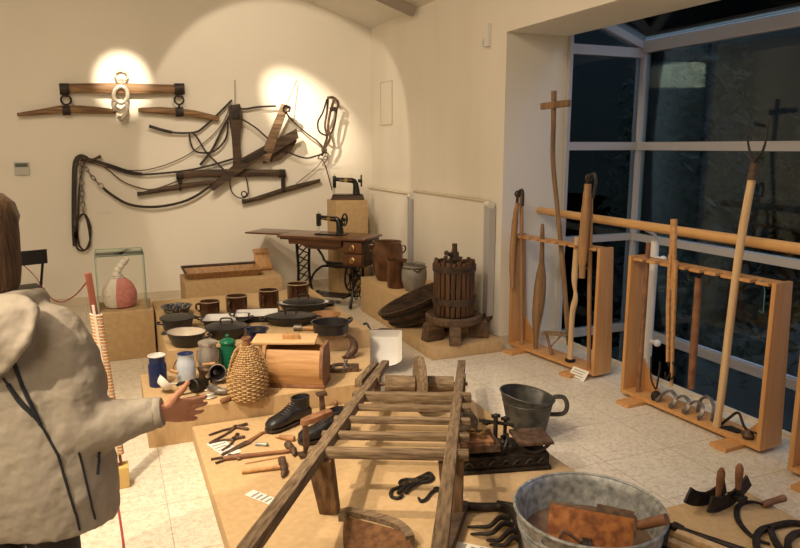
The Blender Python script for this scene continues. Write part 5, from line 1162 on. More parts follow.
b = MB(M); d = V((math.cos(-0.35), math.sin(-0.35), 0)); b.tube(crv([d * 0.15 + V((0, 0, 0.252)), d * 0.21 + V((0, 0, 0.25)), d * 0.235 + V((0, 0, 0.20)), d * 0.215 + V((0, 0, 0.15)), d * 0.132 + V((0, 0, 0.145))], 6), 0, flat=(0.026, 0.006), up=(-d.y, d.x, 0)); 
b.tube(crv([d * 0.15 + V((0, 0, 0.252)), d * 0.21 + V((0, 0, 0.25)), d * 0.235 + V((0, 0, 0.20)), d * 0.215 + V((0, 0, 0.15)), d * 0.132 + V((0, 0, 0.145))], 6), 0.009); b.build('handle', 'zinc_dark', t)

# ------------------------------------------------------------------ zinc tub with the rusty waffle-box
UC = V((1.628, 1.985, TT)); t = thing('zinc_tub', 'large round zinc wash tub at the bottom edge of the platform', 'tub', UC); M = Matrix.Translation(UC) @ Matrix.Diagonal((0.965, 0.965, 1, 1))
b = MB(M); b.lathe([(0.235, 0.0), (0.245, 0.0), (0.252, 0.03), (0.285, 0.19), (0.291, 0.215), (0.300, 0.222), (0.294, 0.228), (0.283, 0.216), (0.276, 0.19), (0.242, 0.03), (0.235, 0.014)], 56); b.build('wall', 'zinc', t)
b = MB(M); b.lathe([(0, 0.088), (0.256, 0.088), (0.256, 0.10), (0, 0.10)], 48); b.build('bottom', 'tub_floor', t, 'brownish stained bottom')
b = MB(M); b.ring((0, 0, 0.224), 0.295, 0.007, n=56); b.build('rim', 'zinc', t)
for z_, r_ in ((0.14, 0.2755), (0.16, 0.280)): b = MB(M); b.ring((0, 0, z_), r_, 0.005, n=56); b.build('bead', 'zinc', t)
b = MB(M); b.tube(crv([V((0.285 * math.cos(q), 0.285 * math.sin(q), 0.19)) * 1 + V((0.03 * k * math.cos(q), 0.03 * k * math.sin(q), 0)) for q, k in ((3.4, 0), (3.5, 1), (3.75, 1), (3.85, 0))], 5), 0.007); b.build('handle', 'zinc', t)
TL, TR = fl(550, 502, 0.35), fl(636, 517, 0.35); ex = (TR - TL).normalized(); dn = (V((0, 0, -1)) * 0.78 + V((ex.y, -ex.x, 0)) * 0.5).normalized(); nn = ex.cross(dn).normalized()
if nn.y > 0: nn = -nn
L = (TR - TL).length; Hh = 0.172
t = thing('rusty_box', 'flat orange rusty iron baking box with a latch standing in the zinc tub', 'box', (TL + TR) / 2 + dn * Hh)
def bp(x, y, z): return TL + ex * x + dn * y + nn * z
b = MB(); b.hexa([bp(0, 0, -0.055), bp(L, 0, -0.055), bp(L, Hh, -0.055), bp(0, Hh, -0.055), bp(0, 0, 0), bp(L, 0, 0), bp(L, Hh, 0), bp(0, Hh, 0)], 0.008); b.build('body', 'rust', t)
b = MB(); b.beam(bp(0, 0.0, -0.005), bp(L, 0.0, -0.005), 0.012, 0.012, nn); b.beam(bp(L, 0, -0.005), bp(L, Hh, -0.005), 0.010, 0.012, nn); b.beam(bp(L * 0.55, -0.01, -0.02), bp(L * 0.98, -0.004, -0.02), 0.03, 0.03, nn); b.build('edge_strip', 'brown_iron', t)
b = MB(); cx, cy = L * 0.47, 0.125
for dx_ in (-0.012, 0, 0.012): b.beam(bp(cx + dx_, cy - 0.02, 0.006), bp(cx + dx_, cy + 0.02, 0.006), 0.008, 0.012, nn)
b.beam(bp(cx - 0.022, cy, 0.008), bp(cx + 0.022, cy, 0.008), 0.010, 0.014, nn); b.build('latch', 'iron', t)
b = MB(); b.tube(crv([bp(cx - 0.02, cy, 0.02), bp(cx - 0.06, cy - 0.02, 0.03), bp(cx - 0.085, cy - 0.025, 0.03), bp(cx - 0.10, cy + 0.01, 0.03)], 5), 0.006); b.sph(bp(cx - 0.115, cy + 0.025, 0.03), 0.017, (1.6, 1, 1)); b.build('lever', 'brown_iron', t)
h0, h1 = bp(L - 0.01, 0.035, -0.03), fl(667, 519, 0.38); b = MB(); b.tube([h0, lerp(h0, h1, 0.15), lerp(h0, h1, 0.2), h1], [0.012, 0.012, 0.018, 0.020], 14); b.build('handle', 'tool_wood', t)

# iron fork with dark wooden handle
t = thing('iron_fork', 'black iron four-tined fork head lying beside the zinc tub', 'fork', fl(495, 520, TT)); z = TT + 0.022
b = MB(); b.tube(crv([fl(458, 505, z), fl(480, 507, z), fl(500, 507, z), fl(512, 512, z + 0.02), fl(520, 528, z + 0.02), fl(524, 552, z + 0.01)], 6), 0.019, 10); b.tube([fl(497, 504, z), fl(512, 508, z), fl(521, 509, z)], [0.018, 0.024, 0.024], 10); b.build('head', 'iron', t)
for (u, v), (um, vm), (ur, vr) in (((468, 527), (490, 524), (510, 519)), ((471, 534), (492, 531), (513, 525)), ((487, 540), (500, 538), (519, 532)), ((490, 544.5), (505, 543), (521, 540))):
    b = MB(); P = crv([fl(ur, vr, z + 0.02), fl(lerp(ur, um, 0.5), lerp(vr, vm, 0.5) - 4, z + 0.03), fl(um, vm + 2, z + 0.01), fl(lerp(um, u, 0.6), lerp(vm, v, 0.6) + 1, z), fl(u, v, TT + 0.004)], 5); b.tube(P, [0.014 * (1 - 0.7 * i / len(P)) for i in range(len(P))], 8); b.build('tine', 'iron', t)
a, c = fl(463, 505, TT + 0.028), fl(444, 556, TT + 0.028)
solo('wooden_stave', MB().beam(a, c, 0.05, 0.05, bev=0.006), 'dark_wood', 'dark square wooden stave lying beside the right barrow handle', 'stave')

# ------------------------------------------------------------------ right-hand square platform
z = TT
cz = [fl(706, 500, z), fl(760, 490, z)]
t = thing('chopping_knife', 'black two-handled curved chopping knife standing on the small platform', 'chopping knife', fl(722, 510, z))
q0, q1 = fl(708, 513, z), fl(752, 494, z); e = (q1 - q0).normalized(); nrm = V((-e.y, e.x, 0))
def arc_blade(off, a0, a1, L_, mz):
    c = fl(724, 510, z) + nrm * off; R = L_
    out, inn = [], []
    for i in range(13):
        a = math.radians(lerp(a0, a1, i / 12)); out.append(c + V((0, 0, R)) + e * R * math.sin(a) - V((0, 0, R * math.cos(a)))); r2 = R - 0.062 - 0.012 * abs(i - 6) / 6
        inn.append(c + V((0, 0, R)) + e * r2 * math.sin(a) - V((0, 0, r2 * math.cos(a))))
    return MB().poly([p for p in out] + [p for p in reversed(inn)], nrm * 0.010)
arc_blade(0.0, -20, 36, 0.34, 0).build('blade', 'iron', t); arc_blade(0.065, -34, 20, 0.34, 0).build('blade', 'iron', t)
for u0, v0, u1, v1 in ((718, 497, 722, 468), (738, 489, 740, 464)):
    dep = fl(724, 509, z) + nrm * 0.03
    h0, h1 = above(dep, u0, v0), above(dep, u1, v1)
    b = MB(); P = [h0, lerp(h0, h1, 0.25), lerp(h0, h1, 0.6), lerp(h0, h1, 0.85), lerp(h0, h1, 1.0)]; b.tube(P, [0.012, 0.014, 0.018, 0.0175, 0.008], 14); b.build('handle', 'tool_wood', t)
    b = MB(); b.cyl(lerp(h0, h1, -0.25), lerp(h0, h1, 0.03), 0.010); b.box(lerp(h0, h1, -0.3), (0.05, 0.07, 0.02), Matrix.Identity(4), 0.003); b.build('bracket', 'iron', t)
t = thing('sickle', 'thin curved iron sickle with a dark wooden handle on the small platform', 'sickle', fl(750, 520, z))
P = crv([fl(763, 504.5, z + 0.018), fl(754, 502, z + 0.010), fl(743, 503, z + 0.006), (fl(737, 509, z + 0.006)), fl(738, 520, z + 0.006), fl(747, 532, z + 0.006), fl(758, 540, z + 0.006), fl(770, 544, z + 0.006)], 6)
b = MB(); n = len(P); b.tube(P, 0, flat=([0.012 + 0.012 * math.sin(PI * i / n) for i in range(n)], 0.006), up=(0, 0, 1)); b.build('blade', 'iron', t)
b = MB(); a, c = fl(763, 504.5, z + 0.018), fl(784, 498, z + 0.02); b.tube([a, lerp(a, c, 0.2), lerp(a, c, 0.6), c], [0.012, 0.016, 0.015, 0.017], 12); b.build('handle', 'tool_wood', t)
def coil(label, pts, w_):
    P = crv([fl(u, v, z + 0.012) for u, v in pts], 7); solo('iron_band', MB().tube(P, 0, flat=(w_, 0.016), up=(0, 0, 1)), 'iron', label, 'band', 'dark curved iron bands at the right edge')
coil('outermost dark curved iron band in the right corner', [(803, 524), (790, 523), (775, 526), (762, 530), (756, 538), (757, 548), (762, 558)], 0.026)
coil('middle dark curved iron band in the right corner', [(770, 528), (773, 537), (778, 546), (786, 556)], 0.024)
coil('innermost dark curved iron band in the right corner', [(805, 532), (795, 534), (788, 541), (789, 550), (796, 558)], 0.026)
t = thing('iron_poker', 'long black forged iron bar reaching from the tub to the bottom edge', 'iron bar', fl(700, 536, z))
b = MB(); b.tube(crv([fl(664, 548, z + 0.012), fl(668, 528, z + 0.012), fl(674, 526, z + 0.016), fl(682, 530, z + 0.02), fl(700, 536, z + 0.018), fl(748, 552, z + 0.015)], 5), [0.010] * 6 + [0.013] * 4 + [0.020] * 6 + [0.014] * 10, 10); b.build('bar', 'iron', t)
b = MB(); b.ring(fl(664, 549, z + 0.012), 0.016, 0.006); b.build('eye', 'iron', t)
for k, (u0, v0, u1, v1, lab) in enumerate(((676, 533, 735, 556, 'pale split wooden billet lying against the black iron bar'), (670, 542, 715, 562, 'pale split wooden billet nearest the bottom edge'))):
    a, c = fl(u0, v0, z + 0.014), fl(u1, v1, z + 0.014); solo('wooden_billet', MB().beam(a, c, 0.04, 0.027, bev=0.004), 'pale_wood', lab, 'billet', 'pale wooden billets')

# ------------------------------------------------------------------ display racks
RG = 'light wooden display racks by the window'
def make_rack(A, B, label, h=0.98, dep=0.185):
    A, B = V((*A, 0)), V((*B, 0)); e = (B - A).normalized(); rz = math.atan2(e.y, e.x); L = (B - A).length
    t = thing('display_rack', label, 'rack', A, rz, RG); F = T_(t)
    for x in (0.16, L - 0.16):
        b = MB(F); b.bx(x - 0.055, x + 0.055, -0.14, dep + 0.03, 0, 0.024, 0.003); b.build('foot', 'beech', t)
    b = MB(F); b.bx(0.0, L, 0, dep, 0.024, 0.048, 0.002); b.build('base_board', 'beech', t)
    for x0, x1 in ((0, 0.026), (L - 0.026, L)):
        b = MB(F); b.hexa([(x0, 0.0, 0.048), (x1, 0.0, 0.048), (x1, dep, 0.048), (x0, dep, 0.048), (x0, 0.0, h), (x1, 0.0, h), (x1, dep * 0.74, h), (x0, dep * 0.74, h)], 0.002); b.build('side_post', 'beech', t)
    for x, s in ((0.026, 1), (L - 0.026, -1)):
        b = MB(F); b.poly([(x, dep - 0.02, 0.048), (x + s * 0.17, dep - 0.02, 0.048), (x, dep - 0.02, 0.25)], (0, 0.016, 0)); b.build('gusset', 'beech', t)
    b = MB(F); n = 9; b.bx(0.026, L - 0.026, 0.07, dep * 0.74, h - 0.026, h - 0.008, 0.002)
    for i in range(n):
        x0 = 0.026 + (L - 0.052) * i / n; b.bx(x0 + 0.012, x0 + (L - 0.052) / n - 0.022, 0.004, 0.07, h - 0.026, h - 0.008, 0.002)
    b.build('notched_shelf', 'beech', t)
    return t, F, L
def rk(F, u, v, y=0.03):
    o = F @ V((0, y, 0)); n = (F.to_3x3() @ V((0, 1, 0))); R = ray(u, v); E_ = V((0, 0, EYE)); k = (o - E_).dot(n) / R.dot(n); return E_ + R * k
r1, F1, L1 = make_rack((3.075, 4.917), (3.211, 3.945), 'far display rack of light wood holding two flails and a scythe handle')
r2, F2_, L2 = make_rack((3.176, 3.611), (3.245, 2.545), 'middle display rack of light wood holding the tall pitchfork')
r3, F3, L3 = make_rack((3.19, 2.33), (3.32, 1.25), 'near display rack of light wood cut off by the right edge of the photo')
def stick(name, label, cat, F, px, rad, m, y0=0.05, y1=0.03, group=None, part='shaft', floor_z=0.049, n=12):
    P = [rk(F, u, v, lerp(y0, y1, i / max(1, len(px) - 1))) for i, (u, v) in enumerate(px)]
    P[0].z = max(P[0].z, floor_z)
    if abs(P[0].z - floor_z) < 0.06: P[0].z = floor_z
    Q = crv(P, 6) if len(P) > 2 else P
    rr = [rad] * len(Q) if not isinstance(rad, list) else [rad[min(len(rad) - 1, int(round(i / (len(Q) - 1) * (len(rad) - 1))))] for i in range(len(Q))]
    if isinstance(rad, list):
        rr = []
        for i in range(len(Q)):
            f = i / (len(Q) - 1) * (len(rad) - 1); k = min(int(f), len(rad) - 2); rr.append(lerp(rad[k], rad[k + 1], f - k))
    t = thing(name, label, cat, P[0], 0, group)
    b = MB(); b.tube(Q, rr, n); b.build(part, m, t)
    return t, P
FG = 'flails in the far rack'
t, P = stick('flail', 'wooden flail at the far end of the far rack', 'flail', F1, [(521.5, 345), (521.5, 270), (521.5, 192)], 0.016, 'flail_wood', group=FG, part='staff')
def swingle(t, F, px, rr, link, y=-0.02):
    Q = crv([rk(F, u, v, y) for u, v in px], 6); b = MB(); k = len(Q)
    b.tube(Q, [rr[min(len(rr) - 1, int(i / k * len(rr)))] for i in range(k)], 12); b.build('swingle', 'flail_wood', t)
    b = MB(); b.tube(crv([rk(F, u, v, y + 0.01) for u, v in link], 6), 0.012, 8); q = rk(F, *link[1], y + 0.02); b.ring(q, 0.022, 0.008, (0.3, 1, 0)); b.build('leather_link', 'leather', t, 'dark leather link')
swingle(t, F1, [(512.5, 288), (512.5, 260), (515, 222), (517.5, 203)], [0.020, 0.026, 0.027, 0.026, 0.022, 0.018], [(517, 205), (518, 194), (521.5, 190), (523, 194), (522.5, 206)])
t, P = stick('flail', 'thick wooden flail at the near end of the far rack', 'flail', F1, [(588.5, 375), (589.5, 290), (591, 195)], 0.016, 'flail_wood', group=FG, part='staff')
swingle(t, F1, [(582, 278), (583, 250), (586, 210), (588, 184)], [0.024, 0.034, 0.035, 0.034, 0.030, 0.026], [(586, 190), (589, 178), (594, 174), (596, 182), (593, 198)], -0.035)
t, P = stick('beating_paddle', 'long spindle-shaped wooden beating paddle in the far rack', 'paddle', F1, [(535.5, 351), (536.5, 325), (539, 300), (541, 275), (542, 250), (542.5, 224)], [0.018, 0.022, 0.034, 0.046, 0.050, 0.048, 0.040, 0.022, 0.018, 0.018, 0.012], 'staff_wood', 0.06, 0.06)
t, P = stick('wooden_cross_staff', 'tall bent wooden staff with a short cross bar at its top', 'staff', F1, [(569, 345), (567, 320), (562.5, 262), (557, 205), (553, 160), (553.5, 125), (554, 91)], [0.021, 0.020, 0.019, 0.018, 0.019, 0.019, 0.021], 'staff_wood', 0.12, 0.10)
b = MB(); b.beam(rk(F1, 541.5, 106.5, 0.075), rk(F1, 569.5, 103, 0.075), 0.03, 0.05, (0, 0, 1), bev=0.004); b.build('cross_bar', 'staff_wood', t)
t, P = stick('scythe_handle', 'curved wooden scythe handle with a notch in the far rack', 'scythe handle', F1, [(570, 364), (571, 335), (572.5, 312), (575.5, 297), (574.5, 282), (575.5, 262), (577, 237)], [0.022, 0.020, 0.021, 0.024, 0.013, 0.024, 0.022, 0.018], 'pale_wood', 0.05, 0.05)
b = MB(); q = P[0] + V((0.0, 0.0, 0.012)); b.box(q, (0.06, 0.06, 0.024), None, 0.006); b.build('ferrule', 'iron', t)
a, c, d_ = rk(F1, 546, 334, 0.06), rk(F1, 567, 334, 0.06), rk(F1, 552, 360, 0.06); d_.z = 0.049
t = thing('wooden_adze', 'small dark wooden adze standing in the far rack behind the paddle', 'adze', d_)
b = MB(); b.tube([d_, lerp(d_, a, 0.5), a + V((0.005, 0, 0))], [0.016, 0.013, 0.012], 10); b.build('handle', 'tool_wood', t)
b = MB(); b.beam(a + V((0, 0.03, 0)), c, 0.05, 0.03, bev=0.004); b.tube([lerp(d_, a, 0.35), lerp(a, c, 0.8)], 0.006); b.build('head', 'old_wood', t)
C1 = [F1 @ V((0.80, -0.035, 0.055)), F1 @ V((1.0, -0.06, 0.03))]
t = thing('caption_card', 'white caption card leaning at the foot of the far rack', 'caption card', F1 @ V((0.90, -0.05, 0.0)), 0, 'white caption cards among the tools')
b = MB(F1 @ frame((0.90, -0.075, 0.028), 0, 0.9, 0)); b.box((0, 0, 0), (0.16, 0.10, 0.002)); b.build('card', 'paper', t)
b = MB(F1 @ frame((0.90, -0.075, 0.028), 0, 0.9, 0))
for i in range(4): b.box((-0.01 * (i % 2), 0.03 - 0.02 * i, 0.0014), (0.11, 0.006, 0.0006))
b.build('print', 'print_ink', t)

# middle rack
stick('wooden_staff', 'slim wooden staff leaning at the far end of the middle rack', 'staff', F2_, [(638, 394), (643.5, 315), (648.5, 243)], 0.016, 'tool_wood', 0.06, 0.08)
y = -0.012; t = thing('wooden_pincer', 'flat forked wooden tool with two long tapering prongs in the middle rack', 'wooden tool', rk(F2_, 670, 385, y))
b = MB(); b.beam(rk(F2_, 671.5, 290, y), rk(F2_, 674, 219, y), 0.05, 0.022, F2_.to_3x3() @ V((0, 1, 0)), 0.036, 0.022, 0.003); b.build('stem', 'honey_wood', t)
b = MB(); b.beam(rk(F2_, 668.5, 300, y), rk(F2_, 668, 362, y), 0.026, 0.020, F2_.to_3x3() @ V((0, 1, 0)), 0.020, 0.018, 0.003); b.beam(rk(F2_, 670.5, 255, y - 0.012), rk(F2_, 668.5, 305, y), 0.024, 0.02, F2_.to_3x3() @ V((0, 1, 0)), bev=0.003); b.build('prong', 'honey_wood', t)
b = MB(); b.beam(rk(F2_, 675, 260, y - 0.012), rk(F2_, 671.5, 386, y), 0.034, 0.020, F2_.to_3x3() @ V((0, 1, 0)), 0.012, 0.016, 0.003); b.build('prong', 'honey_wood', t)
for u in (667, 672):
    b = MB(); q = rk(F2_, u, 366, y - 0.01); b.tube(crv([q + V((0, 0, 0.03)), q + V((0.01, -0.02, -0.03)), q + V((0, 0.0, -0.09)), q + V((0, 0.01, -0.045))], 5), 0.005); b.build('iron_loop', 'iron', t)
t, P = stick('hook_pole', 'dark wooden stick with iron hooks at its top in the middle rack', 'hooked stick', F2_, [(691, 388), (695, 330), (698.5, 278)], [0.022, 0.024, 0.022, 0.02], 'tool_wood', 0.13, 0.06)
for s in (-1, 1):
    b = MB(); q = P[-1]; e_ = F2_.to_3x3() @ V((s, 0, 0)); b.tube(crv([q - V((0, 0, 0.03)), q + V((0, 0, 0.015)), q + e_ * 0.06 + V((0, 0, 0.03)), q + e_ * 0.075 + V((0, 0, -0.01)), q + e_ * 0.05 - V((0, 0, 0.03))], 5), 0.007); b.build('hook', 'iron', t)
t, P = stick('pitchfork', 'tall two-tined pitchfork with a pale wooden pole leaning in the middle rack', 'pitchfork', F2_, [(716, 434), (722, 390), (731, 315), (741, 240), (752, 179)], [0.023, 0.022, 0.023, 0.022, 0.023, 0.021], 'pale_wood', 0.03, -0.01, part='pole')
b = MB(); q = P[-1]; s1 = rk(F2_, 754, 163, -0.01); b.tube([lerp(q, s1, -0.05), s1], [0.027, 0.018], 12); b.build('socket', 'dark_wood', t)
for px in ([(754, 163), (750, 152), (748, 140), (750, 122)], [(754, 163), (762, 152), (766, 140), (769, 119)]):
    b = MB(); Q = crv([rk(F2_, u, v, -0.012) for u, v in px], 6); b.tube(Q, [0.009 - 0.006 * i / len(Q) for i in range(len(Q))], 8); b.build('tine', 'iron', t)
# small ironwork on the base board of the middle rack
zb = 0.049
def f2(x, y, z=0.0): return F2_ @ V((x, y, zb + z))
t = thing('hook_weight', 'dark iron hook with a round weight at the far end of the middle rack', 'iron hook', f2(0.25, 0.06))
b = MB(); b.tube(crv([f2(0.16, 0.10, 0.26), f2(0.17, 0.10, 0.12), f2(0.22, 0.08, 0.07), f2(0.26, 0.06, 0.08), f2(0.275, 0.06, 0.22), f2(0.27, 0.06, 0.26)], 6), 0.006); b.build('hook', 'iron', t)
b = MB(); b.lathe([(0, 0), (0.028, 0), (0.034, 0.02), (0.030, 0.045), (0.012, 0.06), (0, 0.06)], 18, Matrix.Translation(f2(0.27, 0.05))); b.build('weight', 'iron', t)
for i, lab in enumerate(('far', 'middle', 'near')):
    x = 0.36 + i * 0.105; P = crv([f2(x - 0.055, 0.02, 0.010), f2(x - 0.035, 0.055, 0.06), f2(x + 0.0, 0.08, 0.085), f2(x + 0.06, 0.06, 0.07), f2(x + 0.075, 0.03, 0.03), f2(x + 0.068, 0.015, 0.010)], 6)
    t = thing('iron_crampon', lab + ' one of three grey arched irons on the middle rack base', 'arched iron', f2(x, 0.05), 0, 'grey arched irons in a row')
    b = MB(); b.tube(P, 0, flat=(0.022, 0.012), up=(0, 0, 1)); b.build('arch', 'grey_iron', t)
    for q in (P[0], P[-1]): b = MB(); b.tube([q + V((0, 0, 0.012)), V((q.x, q.y, zb))], [0.010, 0.004], 8); b.build('spike', 'grey_iron', t)
solo('iron_hoop', MB().tube(crv([f2(0.56, 0.10, 0.01), f2(0.58, 0.10, 0.10), f2(0.64, 0.10, 0.13), f2(0.69, 0.08, 0.09), f2(0.71, 0.05, 0.01)], 6), 0, flat=(0.026, 0.008), up=(0, -1, 0.3)), 'grey_iron', 'thin grey iron hoop standing beside the pitchfork foot', 'hoop')
t = thing('iron_trap', 'small dark iron trap with a bent arm at the near end of the middle rack', 'iron trap', f2(0.95, 0.07))
b = MB(); b.lathe([(0, 0), (0.03, 0), (0.034, 0.02), (0.02, 0.045), (0, 0.05)], 14, Matrix.Translation(f2(0.955, 0.05))); b.box(f2(0.93, 0.08, 0.012), (0.05, 0.05, 0.024), None, 0.004); b.build('body', 'brown_iron', t)
b = MB(); b.tube(crv([f2(0.76, 0.07, 0.008), f2(0.80, 0.08, 0.06), f2(0.85, 0.09, 0.11), f2(0.90, 0.08, 0.05), f2(0.945, 0.06, 0.04)], 6), 0.008); b.build('arm', 'iron', t)
b = MB(); b.tube(crv([f2(0.96, 0.05, 0.04), f2(1.0, 0.05, 0.05), f2(1.015, 0.07, 0.02), f2(0.985, 0.09, 0.015)], 5), 0.006); b.build('catch', 'iron', t)
b = MB(); b.poly([f2(0.76, 0.02, 0.001), f2(0.88, 0.05, 0.001), f2(0.90, 0.11, 0.001), f2(0.80, 0.11, 0.001)], (0, 0, 0.006)); solo('iron_plate', b, 'iron', 'thin dark iron plate lying before the pitchfork foot', 'plate')
b = MB(); q = F2_ @ V((0.97, 0.02, 0.972)); b.ring(q, 0.012, 0.003); b.tube(crv([q, q + V((0.01, -0.012, -0.04)), q + V((0.005, -0.02, -0.12)), q + V((0.01, -0.015, -0.17)), q + V((-0.015, -0.012, -0.16))], 5), 0.003, 6)
solo('blue_string', b, 'teal_string', 'short teal string hanging from the shelf of the middle rack', 'string')
b = MB(); q = F1 @ V((0.82, 0.06, 0.972)); b.tube(crv([q, q + V((0, 0.0, 0.006)), q + V((0.02, 0.075, 0.0)), q + V((0.02, 0.10, -0.10)), q + V((0.03, 0.09, -0.20)), q + V((0.05, 0.08, -0.17))], 5), 0.003, 6)
solo('grey_wire_loop', b, 'grey_iron', 'thin grey wire loop hanging at the near end of the far rack', 'wire')

# ------------------------------------------------------------------ the visitor
def remeshed(mb, voxel, smooth, disp=None):
    bmesh.ops.recalc_face_normals(mb.bm, faces=mb.bm.faces[:])
    me = bpy.data.meshes.new('work'); mb.bm.to_mesh(me); mb.bm.free()
    o = bpy.data.objects.new('work', me); C.objects.link(o)
    m = o.modifiers.new('remesh', 'REMESH'); m.mode = 'VOXEL'; m.voxel_size = voxel
    s = o.modifiers.new('smooth', 'SMOOTH'); s.iterations = smooth; s.factor = 0.5
    for k, (sc_, st) in enumerate(disp or ()):
        tx = bpy.data.textures.new('folds', 'CLOUDS'); tx.noise_scale = sc_; tx.noise_depth = 1
        d = o.modifiers.new('fold', 'DISPLACE'); d.texture = tx; d.strength = st; d.mid_level = 0.5; d.texture_coords = 'LOCAL'
    dg = bpy.context.evaluated_depsgraph_get(); ev = o.evaluated_get(dg)
    nm = bpy.data.meshes.new_from_object(ev); bpy.data.objects.remove(o); bpy.data.meshes.remove(me)
    return nm
def link_mesh(name, nm, m, parent, label=None):
    nm.name = name; nm.materials.clear(); nm.materials.append(MATS[m])
    for p in nm.polygons: p.use_smooth = True
    o = bpy.data.objects.new(name, nm); C.objects.link(o); o.parent = parent
    if label: o['label'] = label
    return o
PR = V((-0.21, 2.26, 0.0)); PZR = -YAW
pe = thing('person', 'visitor in a beige hooded jacket seen from behind, pointing with one hand', 'person', PR, PZR)
PF = T_(pe)
def ov(c, rx, ry, z, k=20, ex=1.0):
    o = []
    for i in range(k):
        a = 2 * PI * i / k; o.append(V((c[0] + rx * math.copysign(abs(math.cos(a)) ** ex, math.cos(a)), c[1] + ry * math.copysign(abs(math.sin(a)) ** ex, math.sin(a)), z)))
    return o
HC = V((-0.15, 0.01, 1.445))                       # head centre
sh_r, el_r, wr_r = V((0.03, 0.0, 1.145)), V((0.095, -0.04, 0.868)), V((0.335, 0.005, 0.897))
sh_l, el_l, wr_l = V((-0.29, 0.02, 1.145)), V((-0.36, 0.02, 0.88)), V((-0.30, 0.16, 0.72))
# body: one continuous surface (local frame, x to the right of the view, y away)
b = MB()
b.loft([ov((-0.13, 0.0), 0.13, 0.09, 0.74), ov((-0.13, 0.0), 0.145, 0.10, 0.80), ov((-0.13, 0.01), 0.125, 0.085, 0.94), ov((-0.13, 0.01), 0.145, 0.095, 1.08), ov((-0.13, 0.0), 0.145, 0.085, 1.16), ov((-0.135, 0.0), 0.07, 0.06, 1.215), ov((-0.14, 0.005), 0.05, 0.05, 1.25), ov((-0.145, 0.01), 0.047, 0.05, 1.34)])
b.sph(HC + V((0, 0, 0.03)), 0.082, (0.90, 1.12, 1.12)); b.sph(HC + V((0, 0.03, -0.05)), 0.062, (0.92, 1.0, 1.05))
b.loft([[HC + V((x, 0.085 + y, z)) for x, y, z in ((-0.012, 0.0, -0.01), (0.012, 0.0, -0.01), (0.016, 0.012, -0.035), (-0.016, 0.012, -0.035))], [HC + V((x, 0.10 + y, z)) for x, y, z in ((-0.006, 0.0, -0.012), (0.006, 0.0, -0.012), (0.008, 0.014, -0.032), (-0.008, 0.014, -0.032))]])   # nose
for s in (-1, 1): b.sph(HC + V((s * 0.076, -0.005, -0.01)), 0.028, (0.35, 0.75, 1.15))
for s, c, e, wv in ((1, sh_r, el_r, wr_r), (-1, sh_l, el_l, wr_l)):
    b.tube(crv([c + V((-s * 0.05, 0, 0.01)), c, lerp(c, e, 0.5), e, lerp(e, wv, 0.5), wv], 5), [0.045] * 8 + [0.042] * 6 + [0.036] * 6 + [0.033] * 3 + [0.026] * 3, 12)
for s in (-1, 1):
    x = -0.13 + s * 0.075; b.tube(crv([(x, 0, 0.80), (x + s * 0.01, 0.01, 0.62), (x + s * 0.015, 0.015, 0.43), (x + s * 0.015, 0, 0.25), (x + s * 0.015, -0.01, 0.07)], 5), [0.078] * 3 + [0.07] * 4 + [0.056] * 4 + [0.05] * 5 + [0.038] * 5, 12)
    b.sph((x + s * 0.02, 0.035, 0.045), 0.04, (0.9, 2.2, 0.85))
def hand(wv, fwd, up, side):
    """fwd: wrist to fingers, up: thumb side, side: back of the hand"""
    f, u, s = fwd.normalized(), up.normalized(), side.normalized()
    b.loft([[wv + f * x + u * (y * hw) + s * (z * ht) for y, z in ((-1, -0.6), (-0.6, -1), (0.6, -1), (1, -0.6), (1, 0.6), (0.6, 1), (-0.6, 1), (-1, 0.6))] for x, hw, ht in ((-0.03, 0.024, 0.02), (0.0, 0.026, 0.018), (0.03, 0.036, 0.016), (0.065, 0.042, 0.014), (0.085, 0.040, 0.012))])
    for k, (o, L_) in enumerate(((0.030, 0.068), (0.010, 0.077), (-0.011, 0.071), (-0.031, 0.055))):
        r0 = wv + f * 0.07 + u * o; sp = f + u * (0.10 - 0.075 * k)
        p1 = r0 + sp * L_ * 0.5; p2 = p1 + (sp - s * 0.30) * L_ * 0.36; p3 = p2 + (sp - s * 0.6) * L_ * 0.26
        b.tube(crv([r0, p1, p2, p3], 4), [0.0095] * 5 + [0.0085] * 5 + [0.0072] * 3, 10)
    t0 = wv + f * 0.02 + u * 0.02
    b.tube(crv([t0, t0 + f * 0.018 + u * 0.034, t0 + f * 0.034 + u * 0.058, t0 + f * 0.046 + u * 0.082], 4), [0.015] * 4 + [0.0115] * 5 + [0.0085] * 4, 10)
hand(wr_r, V((0.72, 0.62, -0.16)), V((0.30, -0.05, 0.95)), V((0.55, -0.80, 0.0)))
hand(wr_l, V((0.15, 0.35, -0.9)), V((0.6, 0.5, 0.3)), V((-0.8, 0.4, 0.1)))
link_mesh('body', remeshed(b, 0.0045, 3), 'skin', pe)
for s in (-1, 1):
    k = MB(PF); k.sph(HC + V((s * 0.031, 0.085, 0.005)), 0.012); k.build('eye', 'white_enamel', pe)
k = MB(PF); k.tube(crv([HC + V((-0.024, 0.088, -0.068)), HC + V((0, 0.094, -0.066)), HC + V((0.024, 0.088, -0.068))], 4), 0.005, 6); k.build('mouth', 'clay', pe)
